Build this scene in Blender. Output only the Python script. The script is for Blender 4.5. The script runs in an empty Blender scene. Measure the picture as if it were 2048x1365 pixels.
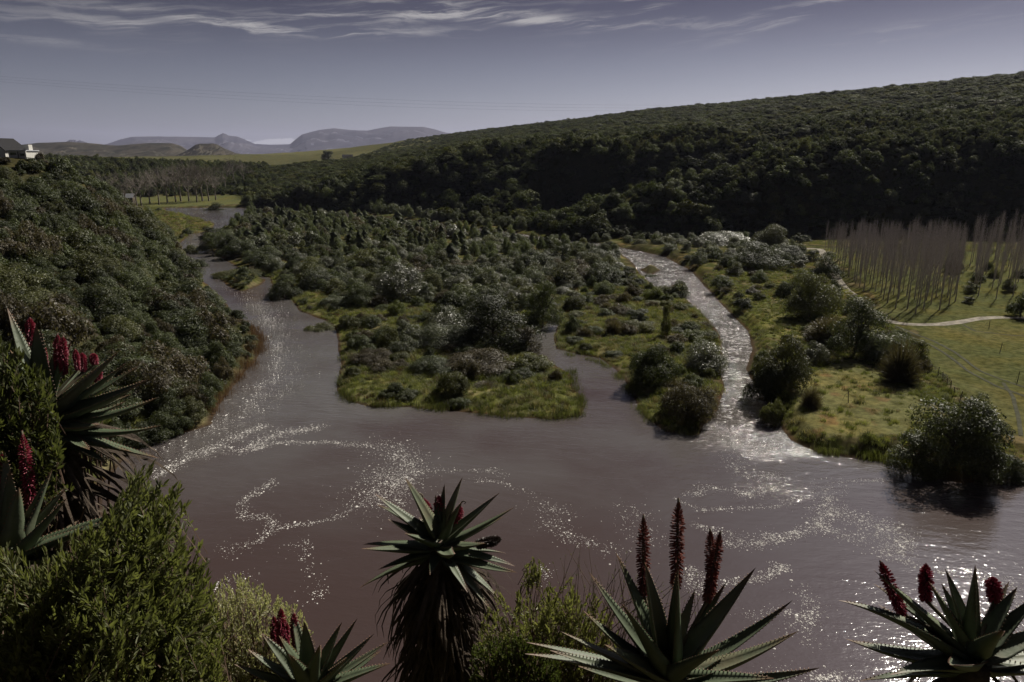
import bpy, bmesh, math, random
import numpy as np
from mathutils import Vector

# ------------------------------------------------------------------ camera, sky, sun, exposure
SC = bpy.context.scene
COL = SC.collection
CAMZ, PITCH, F = 38.0, math.radians(15.2), 1365.0      # eye height above the river, downward tilt, focal length in photo pixels
SUN_AZ, SUN_EL = math.radians(40.0), math.radians(40.5)
cam = bpy.data.cameras.new('camera')
cam.lens, cam.sensor_width, cam.clip_start, cam.clip_end = 24.0, 36.0, 0.05, 200000.0
camo = bpy.data.objects.new('camera', cam); COL.objects.link(camo)
camo.location = (0, 0, CAMZ); camo.rotation_euler = (math.pi/2 - PITCH, 0, 0)
SC.camera = camo
SC.view_settings.view_transform = 'Standard'; SC.view_settings.look = 'None'
SC.view_settings.gamma = 1.0; SC.view_settings.use_curve_mapping = False
SC.view_settings.exposure = 0.42
cy = SC.cycles
cy.use_denoising = True; cy.max_bounces = 4; cy.adaptive_threshold = 0.02; cy.diffuse_bounces = 2; cy.glossy_bounces = 2
cy.transmission_bounces = 2; cy.transparent_max_bounces = 8; cy.volume_bounces = 0
cy.caustics_reflective = False; cy.caustics_refractive = False; cy.sample_clamp_indirect = 4.0

def ray(u, v):
    dx, dy = (u-1024.0)/F, (682.5-v)/F
    return np.array([dx, math.cos(PITCH)+math.sin(PITCH)*dy, -math.sin(PITCH)+math.cos(PITCH)*dy])
def at_z(u, v, z=0.0):                 # where the sight line meets the level z
    r = ray(u, v); t = (z-CAMZ)/r[2]; return np.array([r[0]*t, r[1]*t, z])
def at_y(u, v, Y):                     # the point of the sight line at distance Y
    r = ray(u, v); t = Y/r[1]; return np.array([r[0]*t, Y, CAMZ+r[2]*t])
def at_d(u, v, d):                     # the point of the sight line at depth d along the lens axis
    return np.array([0, 0, CAMZ]) + ray(u, v)*d
def azel(u, v):
    r = ray(u, v); return math.atan2(r[0], r[1]), math.atan2(r[2], math.hypot(r[0], r[1]))

class NX:
    """small wrapper that turns python arithmetic into shader math nodes"""
    def __init__(s, nt, sock): s.nt, s.s = nt, sock
    def op(s, o, *a):
        n = s.nt.nodes.new('ShaderNodeMath'); n.operation = o
        for i, x in enumerate((s,)+a):
            if isinstance(x, NX): s.nt.links.new(x.s, n.inputs[i])
            else: n.inputs[i].default_value = x
        return NX(s.nt, n.outputs[0])
    def __add__(s, b): return s.op('ADD', b)
    def __sub__(s, b): return s.op('SUBTRACT', b)
    def __mul__(s, b): return s.op('MULTIPLY', b)
    def __truediv__(s, b): return s.op('DIVIDE', b)
    __radd__ = __add__; __rmul__ = __mul__
    def clamp(s, a=0.0, b=1.0): return s.op('MAXIMUM', a).op('MINIMUM', b)
    def step(s, a, b):
        n = s.nt.nodes.new('ShaderNodeMapRange'); n.interpolation_type = 'SMOOTHSTEP'
        s.nt.links.new(s.s, n.inputs['Value']); n.inputs['From Min'].default_value = a; n.inputs['From Max'].default_value = b
        return NX(s.nt, n.outputs[0])

def combine(nt, x, y, z=0.0):
    n = nt.nodes.new('ShaderNodeCombineXYZ')
    for i, q in enumerate((x, y, z)):
        if isinstance(q, NX): nt.links.new(q.s, n.inputs[i])
        else: n.inputs[i].default_value = q
    return n.outputs[0]
def noise(nt, vec, scale, detail=4, rough=0.55, dist=0.0):
    n = nt.nodes.new('ShaderNodeTexNoise')
    if vec is not None: nt.links.new(vec, n.inputs['Vector'])
    n.inputs['Scale'].default_value = scale; n.inputs['Detail'].default_value = detail
    n.inputs['Roughness'].default_value = rough; n.inputs['Distortion'].default_value = dist
    return NX(nt, n.outputs[0])
def mixc(nt, fac, a, b, mode='MIX'):
    n = nt.nodes.new('ShaderNodeMix'); n.data_type = 'RGBA'; n.blend_type = mode
    for k, q in ((0, fac), (6, a), (7, b)):
        if isinstance(q, NX): nt.links.new(q.s, n.inputs[k])
        elif hasattr(q, 'links'): nt.links.new(q, n.inputs[k])
        elif k == 0: n.inputs[k].default_value = q
        else: n.inputs[k].default_value = (*q, 1)
    return n.outputs[2]

def build_world():
    w = bpy.data.worlds.new('World'); SC.world = w; w.use_nodes = True
    nt = w.node_tree; nt.nodes.clear()
    sky = nt.nodes.new('ShaderNodeTexSky'); sky.sky_type = 'NISHITA'; sky.sun_disc = False
    sky.sun_elevation = SUN_EL; sky.sun_rotation = SUN_AZ
    sky.air_density = 1.0; sky.dust_density = 1.6; sky.ozone_density = 2.0; sky.altitude = 50
    hsv = nt.nodes.new('ShaderNodeHueSaturation'); hsv.inputs['Saturation'].default_value = 0.42
    gm = nt.nodes.new('ShaderNodeGamma'); gm.inputs['Gamma'].default_value = 1.15
    nt.links.new(sky.outputs[0], gm.inputs['Color']); nt.links.new(gm.outputs[0], hsv.inputs['Color'])
    tint = mixc(nt, 1.0, hsv.outputs[0], (.92, .94, 1.08), 'MULTIPLY')
    tc = nt.nodes.new('ShaderNodeTexCoord'); sp = nt.nodes.new('ShaderNodeSeparateXYZ')
    nt.links.new(tc.outputs['Generated'], sp.inputs[0])
    x, y, z = (NX(nt, sp.outputs[i]) for i in range(3))
    az = x.op('ARCTAN2', y); el = z.op('ARCSINE')
    cs = x*(math.sin(SUN_AZ)*math.cos(SUN_EL))+y*(math.cos(SUN_AZ)*math.cos(SUN_EL))+z*math.sin(SUN_EL)
    tint = mixc(nt, el.step(-.02, .22)*(cs.step(.86, .995)*-1.0+1.0), tint, mixc(nt, 1.0, tint, (.092, .084, .135), 'MULTIPLY'))      # deeper, more violet away from the sun
    # cirrus wisps: (photo point, half length, half thickness, slope, strength)
    pieces = [(560, 62, 300, 11, -.02, .75), (760, 30, 230, 22, -.06, .72), (900, 16, 170, 18, .08, .5), (1130, 44, 200, 10, .05, .95),
              (1300, 18, 80, 14, -.5, .4), (1620, 16, 95, 12, -.32, .9), (1500, 36, 90, 10, -.3, .35), (1750, 80, 36, 7, -.2, .75),
              (1372, 37, 26, 4, 0, .9), (60, 78, 120, 8, .05, .35), (280, 12, 150, 16, .1, .3), (1900, 50, 170, 20, -.1, .28),
              (150, 30, 200, 26, .1, .2), (1250, 10, 60, 12, -.6, .4), (430, 40, 160, 8, .02, .5)]
    tot = None
    for (u, v, hw, hh, sl, amp) in pieces:
        a0, e0 = azel(u, v)
        da = az-a0; de = el-e0+da*sl
        g = ((da*(F*.85/hw)).op('POWER', 2.0) + (de*(F*1.25/hh)).op('POWER', 2.0))*-1.0
        g = g.op('EXPONENT')*amp
        tot = g if tot is None else tot+g
    warp = noise(nt, combine(nt, az*7.0, el*20.0, 3.1), 1.0, 3)
    st = noise(nt, combine(nt, az*7.0+el*16.0+warp*1.6, el*95.0-az*7.0+warp*2.4, 1.7), 1.0, 7, .66, .2)
    thin = noise(nt, combine(nt, az*2.5+el*3, el*14.0, 9.0), 1.0, 5, .6).step(.52, .85)*(el.step(.1, .35))*.12
    cl = (tot*st.step(.44, .68)*1.1 + thin*.6).clamp(0, .95)
    # the small cumulus bank in the mountain saddle
    cu = None
    for (u, v, rx, ry) in [(532, 285, 15, 5), (550, 283, 16, 6), (570, 284, 16, 6), (582, 281, 9, 5), (515, 287, 10, 3), (262, 275, 9, 2), (490, 281, 10, 2)]:
        a0, e0 = azel(u, v)
        g = (((az-a0)*(F*.8/rx)).op('POWER', 2.0) + ((el-e0)*(F*1.3/ry)).op('POWER', 2.0)).op('MULTIPLY', -1.0).op('EXPONENT')
        if v < 280 and u < 500: g = g*.6
        cu = g if cu is None else cu+g
    cun = noise(nt, combine(nt, az*150.0, el*190.0, 4.0), 1.0, 4)
    cum = (cu+(cun-.5)*1.3).step(.45, .9)*.5*cu.step(.15, .5)
    c1 = mixc(nt, cl*.6, tint, (15, 14.5, 13.8))
    c2 = mixc(nt, cum, c1, (17, 16.5, 16))
    bg = nt.nodes.new('ShaderNodeBackground'); bg.inputs['Strength'].default_value = 0.031
    out = nt.nodes.new('ShaderNodeOutputWorld')
    nt.links.new(c2, bg.inputs[0]); nt.links.new(bg.outputs[0], out.inputs[0])
build_world()
SC.world.cycles.sampling_method = 'MANUAL'; SC.world.cycles.sample_map_resolution = 256
sun = bpy.data.lights.new('sun', 'SUN'); sun.energy = 5.0; sun.angle = math.radians(.53); sun.color = (1, .93, .82)
suno = bpy.data.objects.new('sun', sun); COL.objects.link(suno)
sd = Vector((math.sin(SUN_AZ)*math.cos(SUN_EL), math.cos(SUN_AZ)*math.cos(SUN_EL), math.sin(SUN_EL)))
suno.rotation_euler = sd.to_track_quat('Z', 'Y').to_euler(); suno.location = sd*300

# ------------------------------------------------------------------ helpers
rng = np.random.default_rng(7)
def tag(o, label=None, cat=None, group=None, kind=None):
    if label: o['label'] = label
    if cat: o['category'] = cat
    if group: o['group'] = group
    if kind: o['kind'] = kind
    return o
def link(name, data, parent=None, loc=None):
    o = bpy.data.objects.new(name, data); COL.objects.link(o)
    if parent is not None: o.parent = parent
    if loc is not None: o.location = loc
    return o
def mesh_np(name, verts, quads=None, tris=None, mats=(), smooth=False, midx=None):
    verts = np.asarray(verts, np.float32).reshape(-1, 3)
    me = bpy.data.meshes.new(name)
    nq = 0 if quads is None else len(quads); ntr = 0 if tris is None else len(tris)
    loops = []
    if nq: loops.append(np.asarray(quads, np.int32).ravel())
    if ntr: loops.append(np.asarray(tris, np.int32).ravel())
    lv = np.concatenate(loops) if loops else np.zeros(0, np.int32)
    starts = np.concatenate([np.arange(nq)*4, nq*4+np.arange(ntr)*3]).astype(np.int32)
    me.vertices.add(len(verts)); me.vertices.foreach_set('co', verts.ravel())
    me.loops.add(len(lv)); me.loops.foreach_set('vertex_index', lv)
    me.polygons.add(nq+ntr); me.polygons.foreach_set('loop_start', starts)
    if midx is not None: me.polygons.foreach_set('material_index', np.asarray(midx, np.int32))
    me.polygons.foreach_set('use_smooth', np.full(nq+ntr, bool(smooth)))
    for m in mats: me.materials.append(m)
    me.update(calc_edges=True); me.validate()
    return me
class MB:
    """collects vertices, quads and triangles of one mesh"""
    def __init__(s): s.v, s.q, s.t, s.qm, s.tm, s.n = [], [], [], [], [], 0
    def add(s, v, q=None, t=None, m=0):
        v = np.asarray(v, float).reshape(-1, 3)
        if q is not None and len(q): q = np.asarray(q, int)+s.n; s.q.append(q); s.qm.append(np.full(len(q), m))
        if t is not None and len(t): t = np.asarray(t, int)+s.n; s.t.append(t); s.tm.append(np.full(len(t), m))
        s.v.append(v); s.n += len(v)
    def mesh(s, name, mats, smooth=False):
        q = np.concatenate(s.q) if s.q else None; t = np.concatenate(s.t) if s.t else None
        mi = np.concatenate(s.qm+s.tm)
        return mesh_np(name, np.concatenate(s.v), q, t, mats, smooth, mi)
    def tube(s, pts, rad, sides=6, m=0, cap=True):
        pts = np.asarray(pts, float); n = len(pts); rad = np.broadcast_to(rad, (n,))
        tan = np.gradient(pts, axis=0); tan /= np.linalg.norm(tan, axis=1)[:, None]+1e-9
        ref = np.array([0.31, .95, .05]) if abs(tan[:, 2]).mean() > .6 else np.array([0, 0, 1.])
        a = np.cross(tan, ref); a /= np.linalg.norm(a, axis=1)[:, None]+1e-9; b = np.cross(tan, a)
        th = np.arange(sides)/sides*2*math.pi
        V = pts[:, None]+rad[:, None, None]*(np.cos(th)[None, :, None]*a[:, None]+np.sin(th)[None, :, None]*b[:, None])
        i = np.arange(n-1)[:, None]*sides; j = np.arange(sides)[None]; k = (j+1) % sides
        q = np.stack([i+j, i+k, i+sides+k, i+sides+j], -1).reshape(-1, 4)
        t = None
        if cap: t = [[(n-1)*sides, (n-1)*sides+x, (n-1)*sides+x+1] for x in range(1, sides-1)]+[[0, x+1, x] for x in range(1, sides-1)]
        s.add(V.reshape(-1, 3), q, t, m)
    def box(s, c, d, m=0, rz=0.0):
        c = np.asarray(c, float); d = np.asarray(d, float)/2
        V = np.array([[x, y, z] for z in (-1, 1) for y in (-1, 1) for x in (-1, 1)])*d
        if rz: V = V @ np.array([[math.cos(rz), math.sin(rz), 0], [-math.sin(rz), math.cos(rz), 0], [0, 0, 1]])
        s.add(V+c, [[0, 2, 3, 1], [4, 5, 7, 6], [0, 1, 5, 4], [2, 6, 7, 3], [0, 4, 6, 2], [1, 3, 7, 5]], m=m)

def _hash(ix, iy, seed):
    h = (ix.astype(np.int64)*374761393+iy.astype(np.int64)*668265263+seed*974711) & 0xffffffff
    h = ((h ^ (h >> 13))*1274126177) & 0xffffffff
    return ((h ^ (h >> 16)) & 0xffffff)/float(0xffffff)
def vnoise(x, y, seed=0):
    ix, iy = np.floor(x), np.floor(y); fx, fy = x-ix, y-iy
    fx = fx*fx*(3-2*fx); fy = fy*fy*(3-2*fy)
    a, b, c, d = _hash(ix, iy, seed), _hash(ix+1, iy, seed), _hash(ix, iy+1, seed), _hash(ix+1, iy+1, seed)
    return (a*(1-fx)+b*fx)*(1-fy)+(c*(1-fx)+d*fx)*fy
def fbm(x, y, sc, oct=4, seed=0):
    t, a, n = 0, 1, 0
    for i in range(oct):
        t = t+a*vnoise(x/sc, y/sc, seed+i); n += a; a *= .5; sc *= .5
    return t/n-.5
def sstep(x, a, b):
    t = np.clip((x-a)/(b-a), 0, 1); return t*t*(3-2*t)
def smax(a, b, k): return .5*(a+b+np.sqrt((a-b)**2+k*k))

# ------------------------------------------------------------------ river plan (outlines seen in the photo, laid on the water level)
OUT_PX = [(252,908),(292,888),(415,848),(436,798),(504,724),(522,684),(492,652),(462,627),(440,600),(404,564),(390,547),(376,521),(362,506),
          (356,488),(376,470),(420,462),(428,448),(400,440),(360,428),(330,424),(330,416),(490,416),(600,419),(700,427),(800,438),(900,449),(1000,462),(1100,477),
          (1200,487),(1260,499),(1330,513),(1390,545),(1420,580),(1460,620),(1500,660),(1512,700),(1500,740),(1530,790),(1560,840),
          (1590,880),(1640,903),(1720,915),(1800,925),(1850,950),(1920,962),(1990,945),(2048,960),(2150,985),(2400,1010)]
ISL_PX = [(500,427),(600,428),(700,437),(800,448),(900,460),(1000,472),(1100,488),(1190,498),(1240,508),(1262,525),(1282,555),(1310,582),
          (1372,602),(1405,635),(1432,662),(1440,700),(1432,740),(1442,780),(1430,805),(1420,832),(1395,850),(1390,868),(1340,860),
          (1304,838),(1279,806),(1259,766),(1239,740),(1206,716),(1157,707),(1118,698),(1112,680),(1126,642),(1104,632),(1055,672),
          (1060,708),(1097,728),(1131,748),(1136,772),(1160,800),(1155,830),(1100,836),(1000,830),(900,820),(820,812),(750,812),(700,800),
          (682,782),(690,740),(685,690),(672,655),(655,640),(606,622),(578,590),(552,582),(545,556),(500,546),(470,530),(450,516),
          (430,505),(410,492),(425,478),(452,470),(458,450)]
BAR_PX = [(445,560),(470,556),(505,553),(528,560),(515,572),(485,582),(462,574)]
RES1 = [(1283,540),(1300,533),(1318,540),(1300,549)]
RES2 = [(1345,572),(1362,568),(1372,580),(1352,586)]
def outline(px): return np.array([at_z(u, v, 0)[:2] for u, v in px])
OUTER = np.vstack([outline(OUT_PX), [[330, 28], [120, 26], [40, 27], [-12, 28], [-30, 38], [-42, 55], [-50, 72]]])
ISL = outline(ISL_PX); BAR = outline(BAR_PX); RO1 = outline(RES1); RO2 = outline(RES2)
def seg_dist(x, y, P, closed=True):
    d = np.full(x.shape, 1e9); n = len(P)
    for i in range(n if closed else n-1):
        a, b = P[i], P[(i+1) % n]; ab = b-a; L = ab@ab+1e-9
        t = np.clip(((x-a[0])*ab[0]+(y-a[1])*ab[1])/L, 0, 1)
        d = np.minimum(d, np.hypot(x-a[0]-t*ab[0], y-a[1]-t*ab[1]))
    return d
def inside(x, y, P):
    r = np.zeros(x.shape, bool); n = len(P)
    for i in range(n):
        a, b = P[i], P[(i+1) % n]
        if a[1] == b[1]: continue
        c = (a[1] > y) != (b[1] > y)
        r ^= c & (x < (b[0]-a[0])*(y-a[1])/(b[1]-a[1])+a[0])
    return r
def shore(x, y):                       # > 0 metres inland, < 0 metres out in the water
    wob = 1.1*fbm(x, y, 7.0, 3, 50)
    d = seg_dist(x, y, OUTER); w = inside(x, y, OUTER)
    for P in (ISL, BAR, RO1, RO2):
        d = np.minimum(d, seg_dist(x, y, P)); w &= ~inside(x, y, P)
    return np.where(w, -d, d)+wob

# ------------------------------------------------------------------ relief: hills from surveyed points
CP = []
def cpx(lst):
    for (u, v, Y) in lst: CP.append(at_y(u, v, Y))
def cw(lst):
    for p in lst: CP.append(np.array(p, float))
cpx([(2048,150,700),(1900,165,760),(1700,185,900),(1500,205,1100),(1300,220,1300),(1100,245,1600),(950,262,1900),(880,270,2050),(800,287,1900),(700,303,1700),(2300,130,650)])
cpx([(1240,416,335),(1348,388,342),(1441,366,348),(1530,330,354),(1600,312,358),(1685,296,362),(1782,286,364),(1900,270,364),(2048,266,358),(2250,255,345)])   # near spur
cpx([(922,430,412),(984,400,426),(1028,373,433),(1069,349,440),(1104,326,446),(1155,308,452),(1250,288,460),(1343,272,468),(1440,262,480)])                  # middle spur
cpx([(1000,296,508),(900,318,506),(800,342,506),(700,368,510),(600,386,520),(520,404,535)])                                                                  # far spur
cpx([(1700,245,480),(1900,228,470),(1500,250,600),(1300,250,720),(1100,272,800),(950,288,800),(800,312,760),(700,332,720),(640,346,700),(590,362,660),
     (1700,215,640),(1900,195,600),(2048,205,500),(1300,232,1000),(1100,252,1150),(900,285,1200)])
cpx([(1600,309,378),(1685,292,384),(1782,281,386),(1900,264,388),(2048,258,384),(2250,247,372),(1069,345,466),(1104,322,470),(1155,304,478),(1250,283,490),(1343,267,498),(1440,257,512),(1000,291,536),(900,312,534),(800,336,534),(700,362,540),
     (1200,268,620),(1100,285,620),(1000,284,640),(900,303,640),(800,325,640),(1600,240,560),(1800,232,540)])
cw([(20,333,1),(60,326,1),(100,324,1),(135,323,1),(170,323,1),(200,321,1),(240,310,1),(300,292,1),(400,255,1),
    (-15,404,1),(20,399,1),(50,396,2),(80,400,6),(110,412,7),(150,424,12),(-70,472,1),(-30,452,1),(-2,440,2),(18,438,4),(40,445,14),(-120,484,1),(-165,498,1),(-215,540,1),(-260,600,1),(-255,680,2)])
cpx([(100,320,800),(250,326,820),(330,331,830),(430,341,830),(500,352,800),(300,372,690),(200,350,720),(420,378,690),(480,385,680),(150,372,660)])
cpx([(490,337,1400),(560,330,1500),(620,313,1850),(540,345,1150),(350,322,1500),(200,316,1500),(60,316,1400)])
cw([(-330,590,1),(-260,575,1),(-420,600,2),(-190,560,1),(-300,480,1),(-240,420,1),(-200,480,1)])
cpx([(0,320,200),(45,318,200),(85,322,205),(140,352,212),(200,380,218),(250,416,222),(290,452,226),(330,500,226),(375,530,228),
     (0,450,130),(0,600,98),(100,600,115),(100,450,150),(200,500,165),(300,600,140),(200,620,120),(400,590,180),(430,640,158),(100,720,92),(-300,330,180),(-300,500,110),(220,760,92)])
cw([(-108,232,.5),(-160,330,.5),(-190,360,.5),(-58,145,1),(-54,118,.5),(-53,100,.5),(-100,220,2),(-135,280,2),(-170,300,14),(-230,330,16),(-300,300,30),(-330,250,60),(-420,420,24),(-260,400,3)])
cw([(0,60,-4),(0,120,-3),(0,200,-3),(60,100,-4),(120,120,-3),(60,200,-3),(140,200,-2),(200,220,-1),(-40,200,-3),(-40,280,-3),(40,280,-3),(-90,330,-3),(-100,400,-3),(-40,360,-3),(140,260,-1),(250,240,-1),
    (220,120,-3),(320,160,-2),(-10,90,-4),(100,60,-4),(250,60,-3),(180,280,-1),(400,180,0)])
cw([(-70,60,8),(-110,40,26),(-200,60,40),(-200,-50,42),(0,-60,20),(150,-60,20),(-60,-60,36)])
CP = np.array(CP)
def _rbf_fit():
    P = CP[:, :2]; n = len(P)
    K = np.sqrt(((P[:, None]-P[None])**2).sum(-1)+9.0**2)+np.eye(n)*-0.6
    A = np.zeros((n+3, n+3)); A[:n, :n] = K; A[:n, n] = 1; A[:n, n+1:] = P/100; A[n, :n] = 1; A[n+1:, :n] = P.T/100
    return np.linalg.solve(A, np.concatenate([CP[:, 2], np.zeros(3)]))
RBF = _rbf_fit()
def relief(x, y):
    sh = x.shape; x = x.ravel(); y = y.ravel(); out = np.empty(len(x))
    for i in range(0, len(x), 20000):
        a, b = x[i:i+20000], y[i:i+20000]
        K = np.sqrt((a[:, None]-CP[None, :, 0])**2+(b[:, None]-CP[None, :, 1])**2+9.0**2)
        out[i:i+20000] = K@RBF[:-3]+RBF[-3]+RBF[-2]*a/100+RBF[-1]*b/100
    return out.reshape(sh)
def cliff(x, y):                       # the steep bank under the viewpoint
    yy = y-.62*np.maximum(0, -x-12)
    z = np.where(yy < .6, 36.2, np.where(yy < 8, 36.2-.82*(yy-.6), 30.13-1.14*(yy-8)))
    z = z+np.clip(.9*np.maximum(0, -x-2.0), 0, 2.0)*(1-sstep(yy, 6, 16))*sstep(yy, 1, 3.5)
    return z+.35*fbm(x, y, 2.2, 3, 5)*sstep(np.hypot(x, y), 1, 4)-.002*np.maximum(0, -y)**1.5-.1*np.maximum(0, np.abs(x)-60)
def hills(x, y):
    r = np.hypot(x, y)
    h = relief(x, np.minimum(y, 2600))
    h = h+sstep(h, 4, 25)*(4*fbm(x, y, 60, 3, 1)+2.2*fbm(x, y, 14, 2, 9))*np.clip(r/400, .45, 1)
    far = sstep(r, 2000, 2900)
    h = h*(1-far)+far*(-2)
    return smax(h, np.where(r < 120, cliff(x, y), -30), 1.0)
def ground(x, y, s=None):
    x = np.asarray(x, float); y = np.asarray(y, float)
    r = np.hypot(x, y)
    near = (r < 760) & (y > 15)
    s_ = np.full(x.shape, 60.0)
    if near.any(): s_[near] = shore(x[near], y[near])
    isl = inside(x, y, ISL)
    top = np.where(isl, .75, np.where(y > 290, .5, 1.5))
    fl = np.where(s_ > 0, .10+top*sstep(s_, -.2, np.where(isl, 5.0, 2.4)), -2.0*sstep(-s_, 0, 5)+.1)
    rough = fbm(x, y, 6, 4, 11)*np.where(isl, .9, .55)+fbm(x, y, 30, 2, 12)*.8
    fl = fl+rough*sstep(s_, .3, 5)*np.where(s_ > 0, 1, 0)
    h = hills(x, y)
    h = np.where(s_ < 6, h*sstep(s_, -1, 6)-3*(1-sstep(s_, -1, 6)), h)
    z = smax(fl, h, .6)-.02
    z = np.where(s_ < -.6, fl, z)
    return z, s_, isl, h
def gz(x, y): return float(ground(np.array([x]), np.array([y]))[0][0])
def gza(P):
    P = np.asarray(P, float); return ground(P[:, 0], P[:, 1])[0]
# ------------------------------------------------------------------ materials
def new_mat(name):
    m = bpy.data.materials.new(name); m.use_nodes = True; nt = m.node_tree
    return m, nt, nt.nodes['Principled BSDF'], nt.nodes['Material Output']
def simple(name, col, rough=.7, var=.25, scale=3.0, spec=.3, bump=0.0, bscale=None):
    m, nt, p, o = new_mat(name)
    tc = nt.nodes.new('ShaderNodeTexCoord')
    n = noise(nt, tc.outputs['Object'], scale, 5, .6)
    c = mixc(nt, n.step(.3, .7), tuple(x*(1-var) for x in col), tuple(min(1, x*(1+var)) for x in col))
    nt.links.new(c, p.inputs['Base Color']); p.inputs['Roughness'].default_value = rough
    p.inputs['Specular IOR Level'].default_value = spec
    if bump:
        b = nt.nodes.new('ShaderNodeBump'); b.inputs['Strength'].default_value = bump; b.inputs['Distance'].default_value = .05
        nt.links.new(noise(nt, tc.outputs['Object'], bscale or scale*6, 6, .65).s, b.inputs['Height']); nt.links.new(b.outputs[0], p.inputs['Normal'])
    return m
def leafmat(name, col, var=.35, trans=.3, rough=.52, spec=.25, patch=.5, col2=None):
    """foliage: hue varies from plant to plant and from clump to clump; part of the light passes through the leaf"""
    m, nt, p, o = new_mat(name)
    oi = nt.nodes.new('ShaderNodeObjectInfo'); ge = nt.nodes.new('ShaderNodeNewGeometry')
    tc = nt.nodes.new('ShaderNodeTexCoord')
    n = noise(nt, tc.outputs['Object'], 2.6, 3)
    r = NX(nt, oi.outputs['Random']); isl = NX(nt, ge.outputs['Random Per Island'])
    k = (r*.55+n*.45*patch+isl*.5).step(.25, 1.1)
    lo = tuple(x*(1-var) for x in col); hi = col2 or tuple(x*(1+var) for x in col)
    c = mixc(nt, k, lo, hi)
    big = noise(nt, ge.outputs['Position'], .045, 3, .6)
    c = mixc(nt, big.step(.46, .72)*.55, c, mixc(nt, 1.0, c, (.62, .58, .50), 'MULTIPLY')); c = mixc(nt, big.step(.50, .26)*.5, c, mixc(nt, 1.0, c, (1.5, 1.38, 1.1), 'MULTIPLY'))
    nt.links.new(c, p.inputs['Base Color']); p.inputs['Roughness'].default_value = rough
    p.inputs['Specular IOR Level'].default_value = spec
    tr = nt.nodes.new('ShaderNodeBsdfTranslucent'); nt.links.new(mixc(nt, 1.0, c, (1.25, 1.3, .7), 'MULTIPLY'), tr.inputs[0])
    mx = nt.nodes.new('ShaderNodeMixShader'); mx.inputs[0].default_value = trans
    nt.links.new(p.outputs[0], mx.inputs[1]); nt.links.new(tr.outputs[0], mx.inputs[2]); nt.links.new(mx.outputs[0], o.inputs[0])
    return m

M = {}
def terrain_mat():
    m, nt, p, o = new_mat('ground_cover')
    at = nt.nodes.new('ShaderNodeAttribute'); at.attribute_name = 'soil'
    ge = nt.nodes.new('ShaderNodeNewGeometry')
    n1 = noise(nt, ge.outputs['Position'], .9, 6, .65); n2 = noise(nt, ge.outputs['Position'], .07, 4, .6)
    n3 = noise(nt, ge.outputs['Position'], 4.0, 4, .6)
    c = mixc(nt, n1.step(.25, .75), (.55, .55, .5), (1.5, 1.42, 1.3))
    c = mixc(nt, 1.0, at.outputs['Color'], c, 'MULTIPLY')
    c = mixc(nt, n2.step(.42, .7)*.5, c, mixc(nt, 1.0, c, (1.5, 1.15, .8), 'MULTIPLY'))
    nt.links.new(c, p.inputs['Base Color']); p.inputs['Roughness'].default_value = 1.0; p.inputs['Specular IOR Level'].default_value = .0
    b = nt.nodes.new('ShaderNodeBump'); b.inputs['Strength'].default_value = .8; b.inputs['Distance'].default_value = .15
    nt.links.new((n1*.7+n3*.3).s, b.inputs['Height']); nt.links.new(b.outputs[0], p.inputs['Normal'])
    return m
def water_mat():
    m, nt, p, o = new_mat('river_water')
    at = nt.nodes.new('ShaderNodeAttribute'); at.attribute_name = 'flow'
    ge = nt.nodes.new('ShaderNodeNewGeometry'); sp = nt.nodes.new('ShaderNodeSeparateXYZ'); nt.links.new(ge.outputs['Position'], sp.inputs[0])
    x, y = NX(nt, sp.outputs[0]), NX(nt, sp.outputs[1]); fl = NX(nt, at.outputs['Fac'])
    wx = noise(nt, combine(nt, x*.04, y*.04, 3.0), 1.0, 2)
    mud_sheen = noise(nt, combine(nt, x*.05, y*.05), 1.0, 4)
    sheen = noise(nt, combine(nt, x*.022+wx*.6, y*.03, 6.0), 1.0, 4, .6)
    c = mixc(nt, (sheen*.9+mud_sheen*.5).step(.40, .85)*(y+sheen*30.0).step(55, 125), (.050, .034, .031), (.100, .095, .092))  # silvery sky sheen painted as grey farther out, over the red-brown mud colour
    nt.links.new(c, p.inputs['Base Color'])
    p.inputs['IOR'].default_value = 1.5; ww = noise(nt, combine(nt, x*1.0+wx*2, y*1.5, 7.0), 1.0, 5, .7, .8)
    ww = (ww+fl*.10).step(.60, .70)*fl.step(.18, .8)*(noise(nt, combine(nt, x*.16, y*.22, 9.0), 1.0, 3, .6).step(.36, .60)*.85+.15)  # sun glitter on the rapids painted as white spots, together with whitewater foam
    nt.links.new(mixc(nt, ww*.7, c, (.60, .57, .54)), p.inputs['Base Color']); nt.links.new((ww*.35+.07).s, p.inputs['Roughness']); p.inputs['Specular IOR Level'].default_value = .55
    calm = noise(nt, combine(nt, x*.38+wx*4, y*.95-wx*4+x*.12, 1.0), 1.0, 3, .5)
    fine = noise(nt, combine(nt, x*2.2, y*4.2, 2.0), 1.0, 3, .55)
    chop = noise(nt, combine(nt, x*1.3+wx*3, y*2.0, 5.0), 1.0, 4, .6, .5)
    gust = noise(nt, combine(nt, x*.03, y*.05, 8.0), 1.0, 3).step(.3, .7)
    h = calm*(gust*.17+.08)*(y.step(52, 115)*.72+.28)+fine*(gust*.016+.005)+chop*fl*(noise(nt, combine(nt, x*.13, y*.17, 11.0), 1.0, 2, .5).step(.3, .6)*.75+.3)
    b = nt.nodes.new('ShaderNodeBump'); b.inputs['Strength'].default_value = 1.0; b.inputs['Distance'].default_value = 1.0
    nt.links.new(h.s, b.inputs['Height']); nt.links.new(b.outputs[0], p.inputs['Normal'])
    return m
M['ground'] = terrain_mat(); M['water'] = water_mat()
M['foam'] = simple('foam', (.78, .76, .72), .7, .1)
M['track'] = simple('pale_dirt', (.21, .19, .155), .95, .35, .8, .1, .6, 3)
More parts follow.
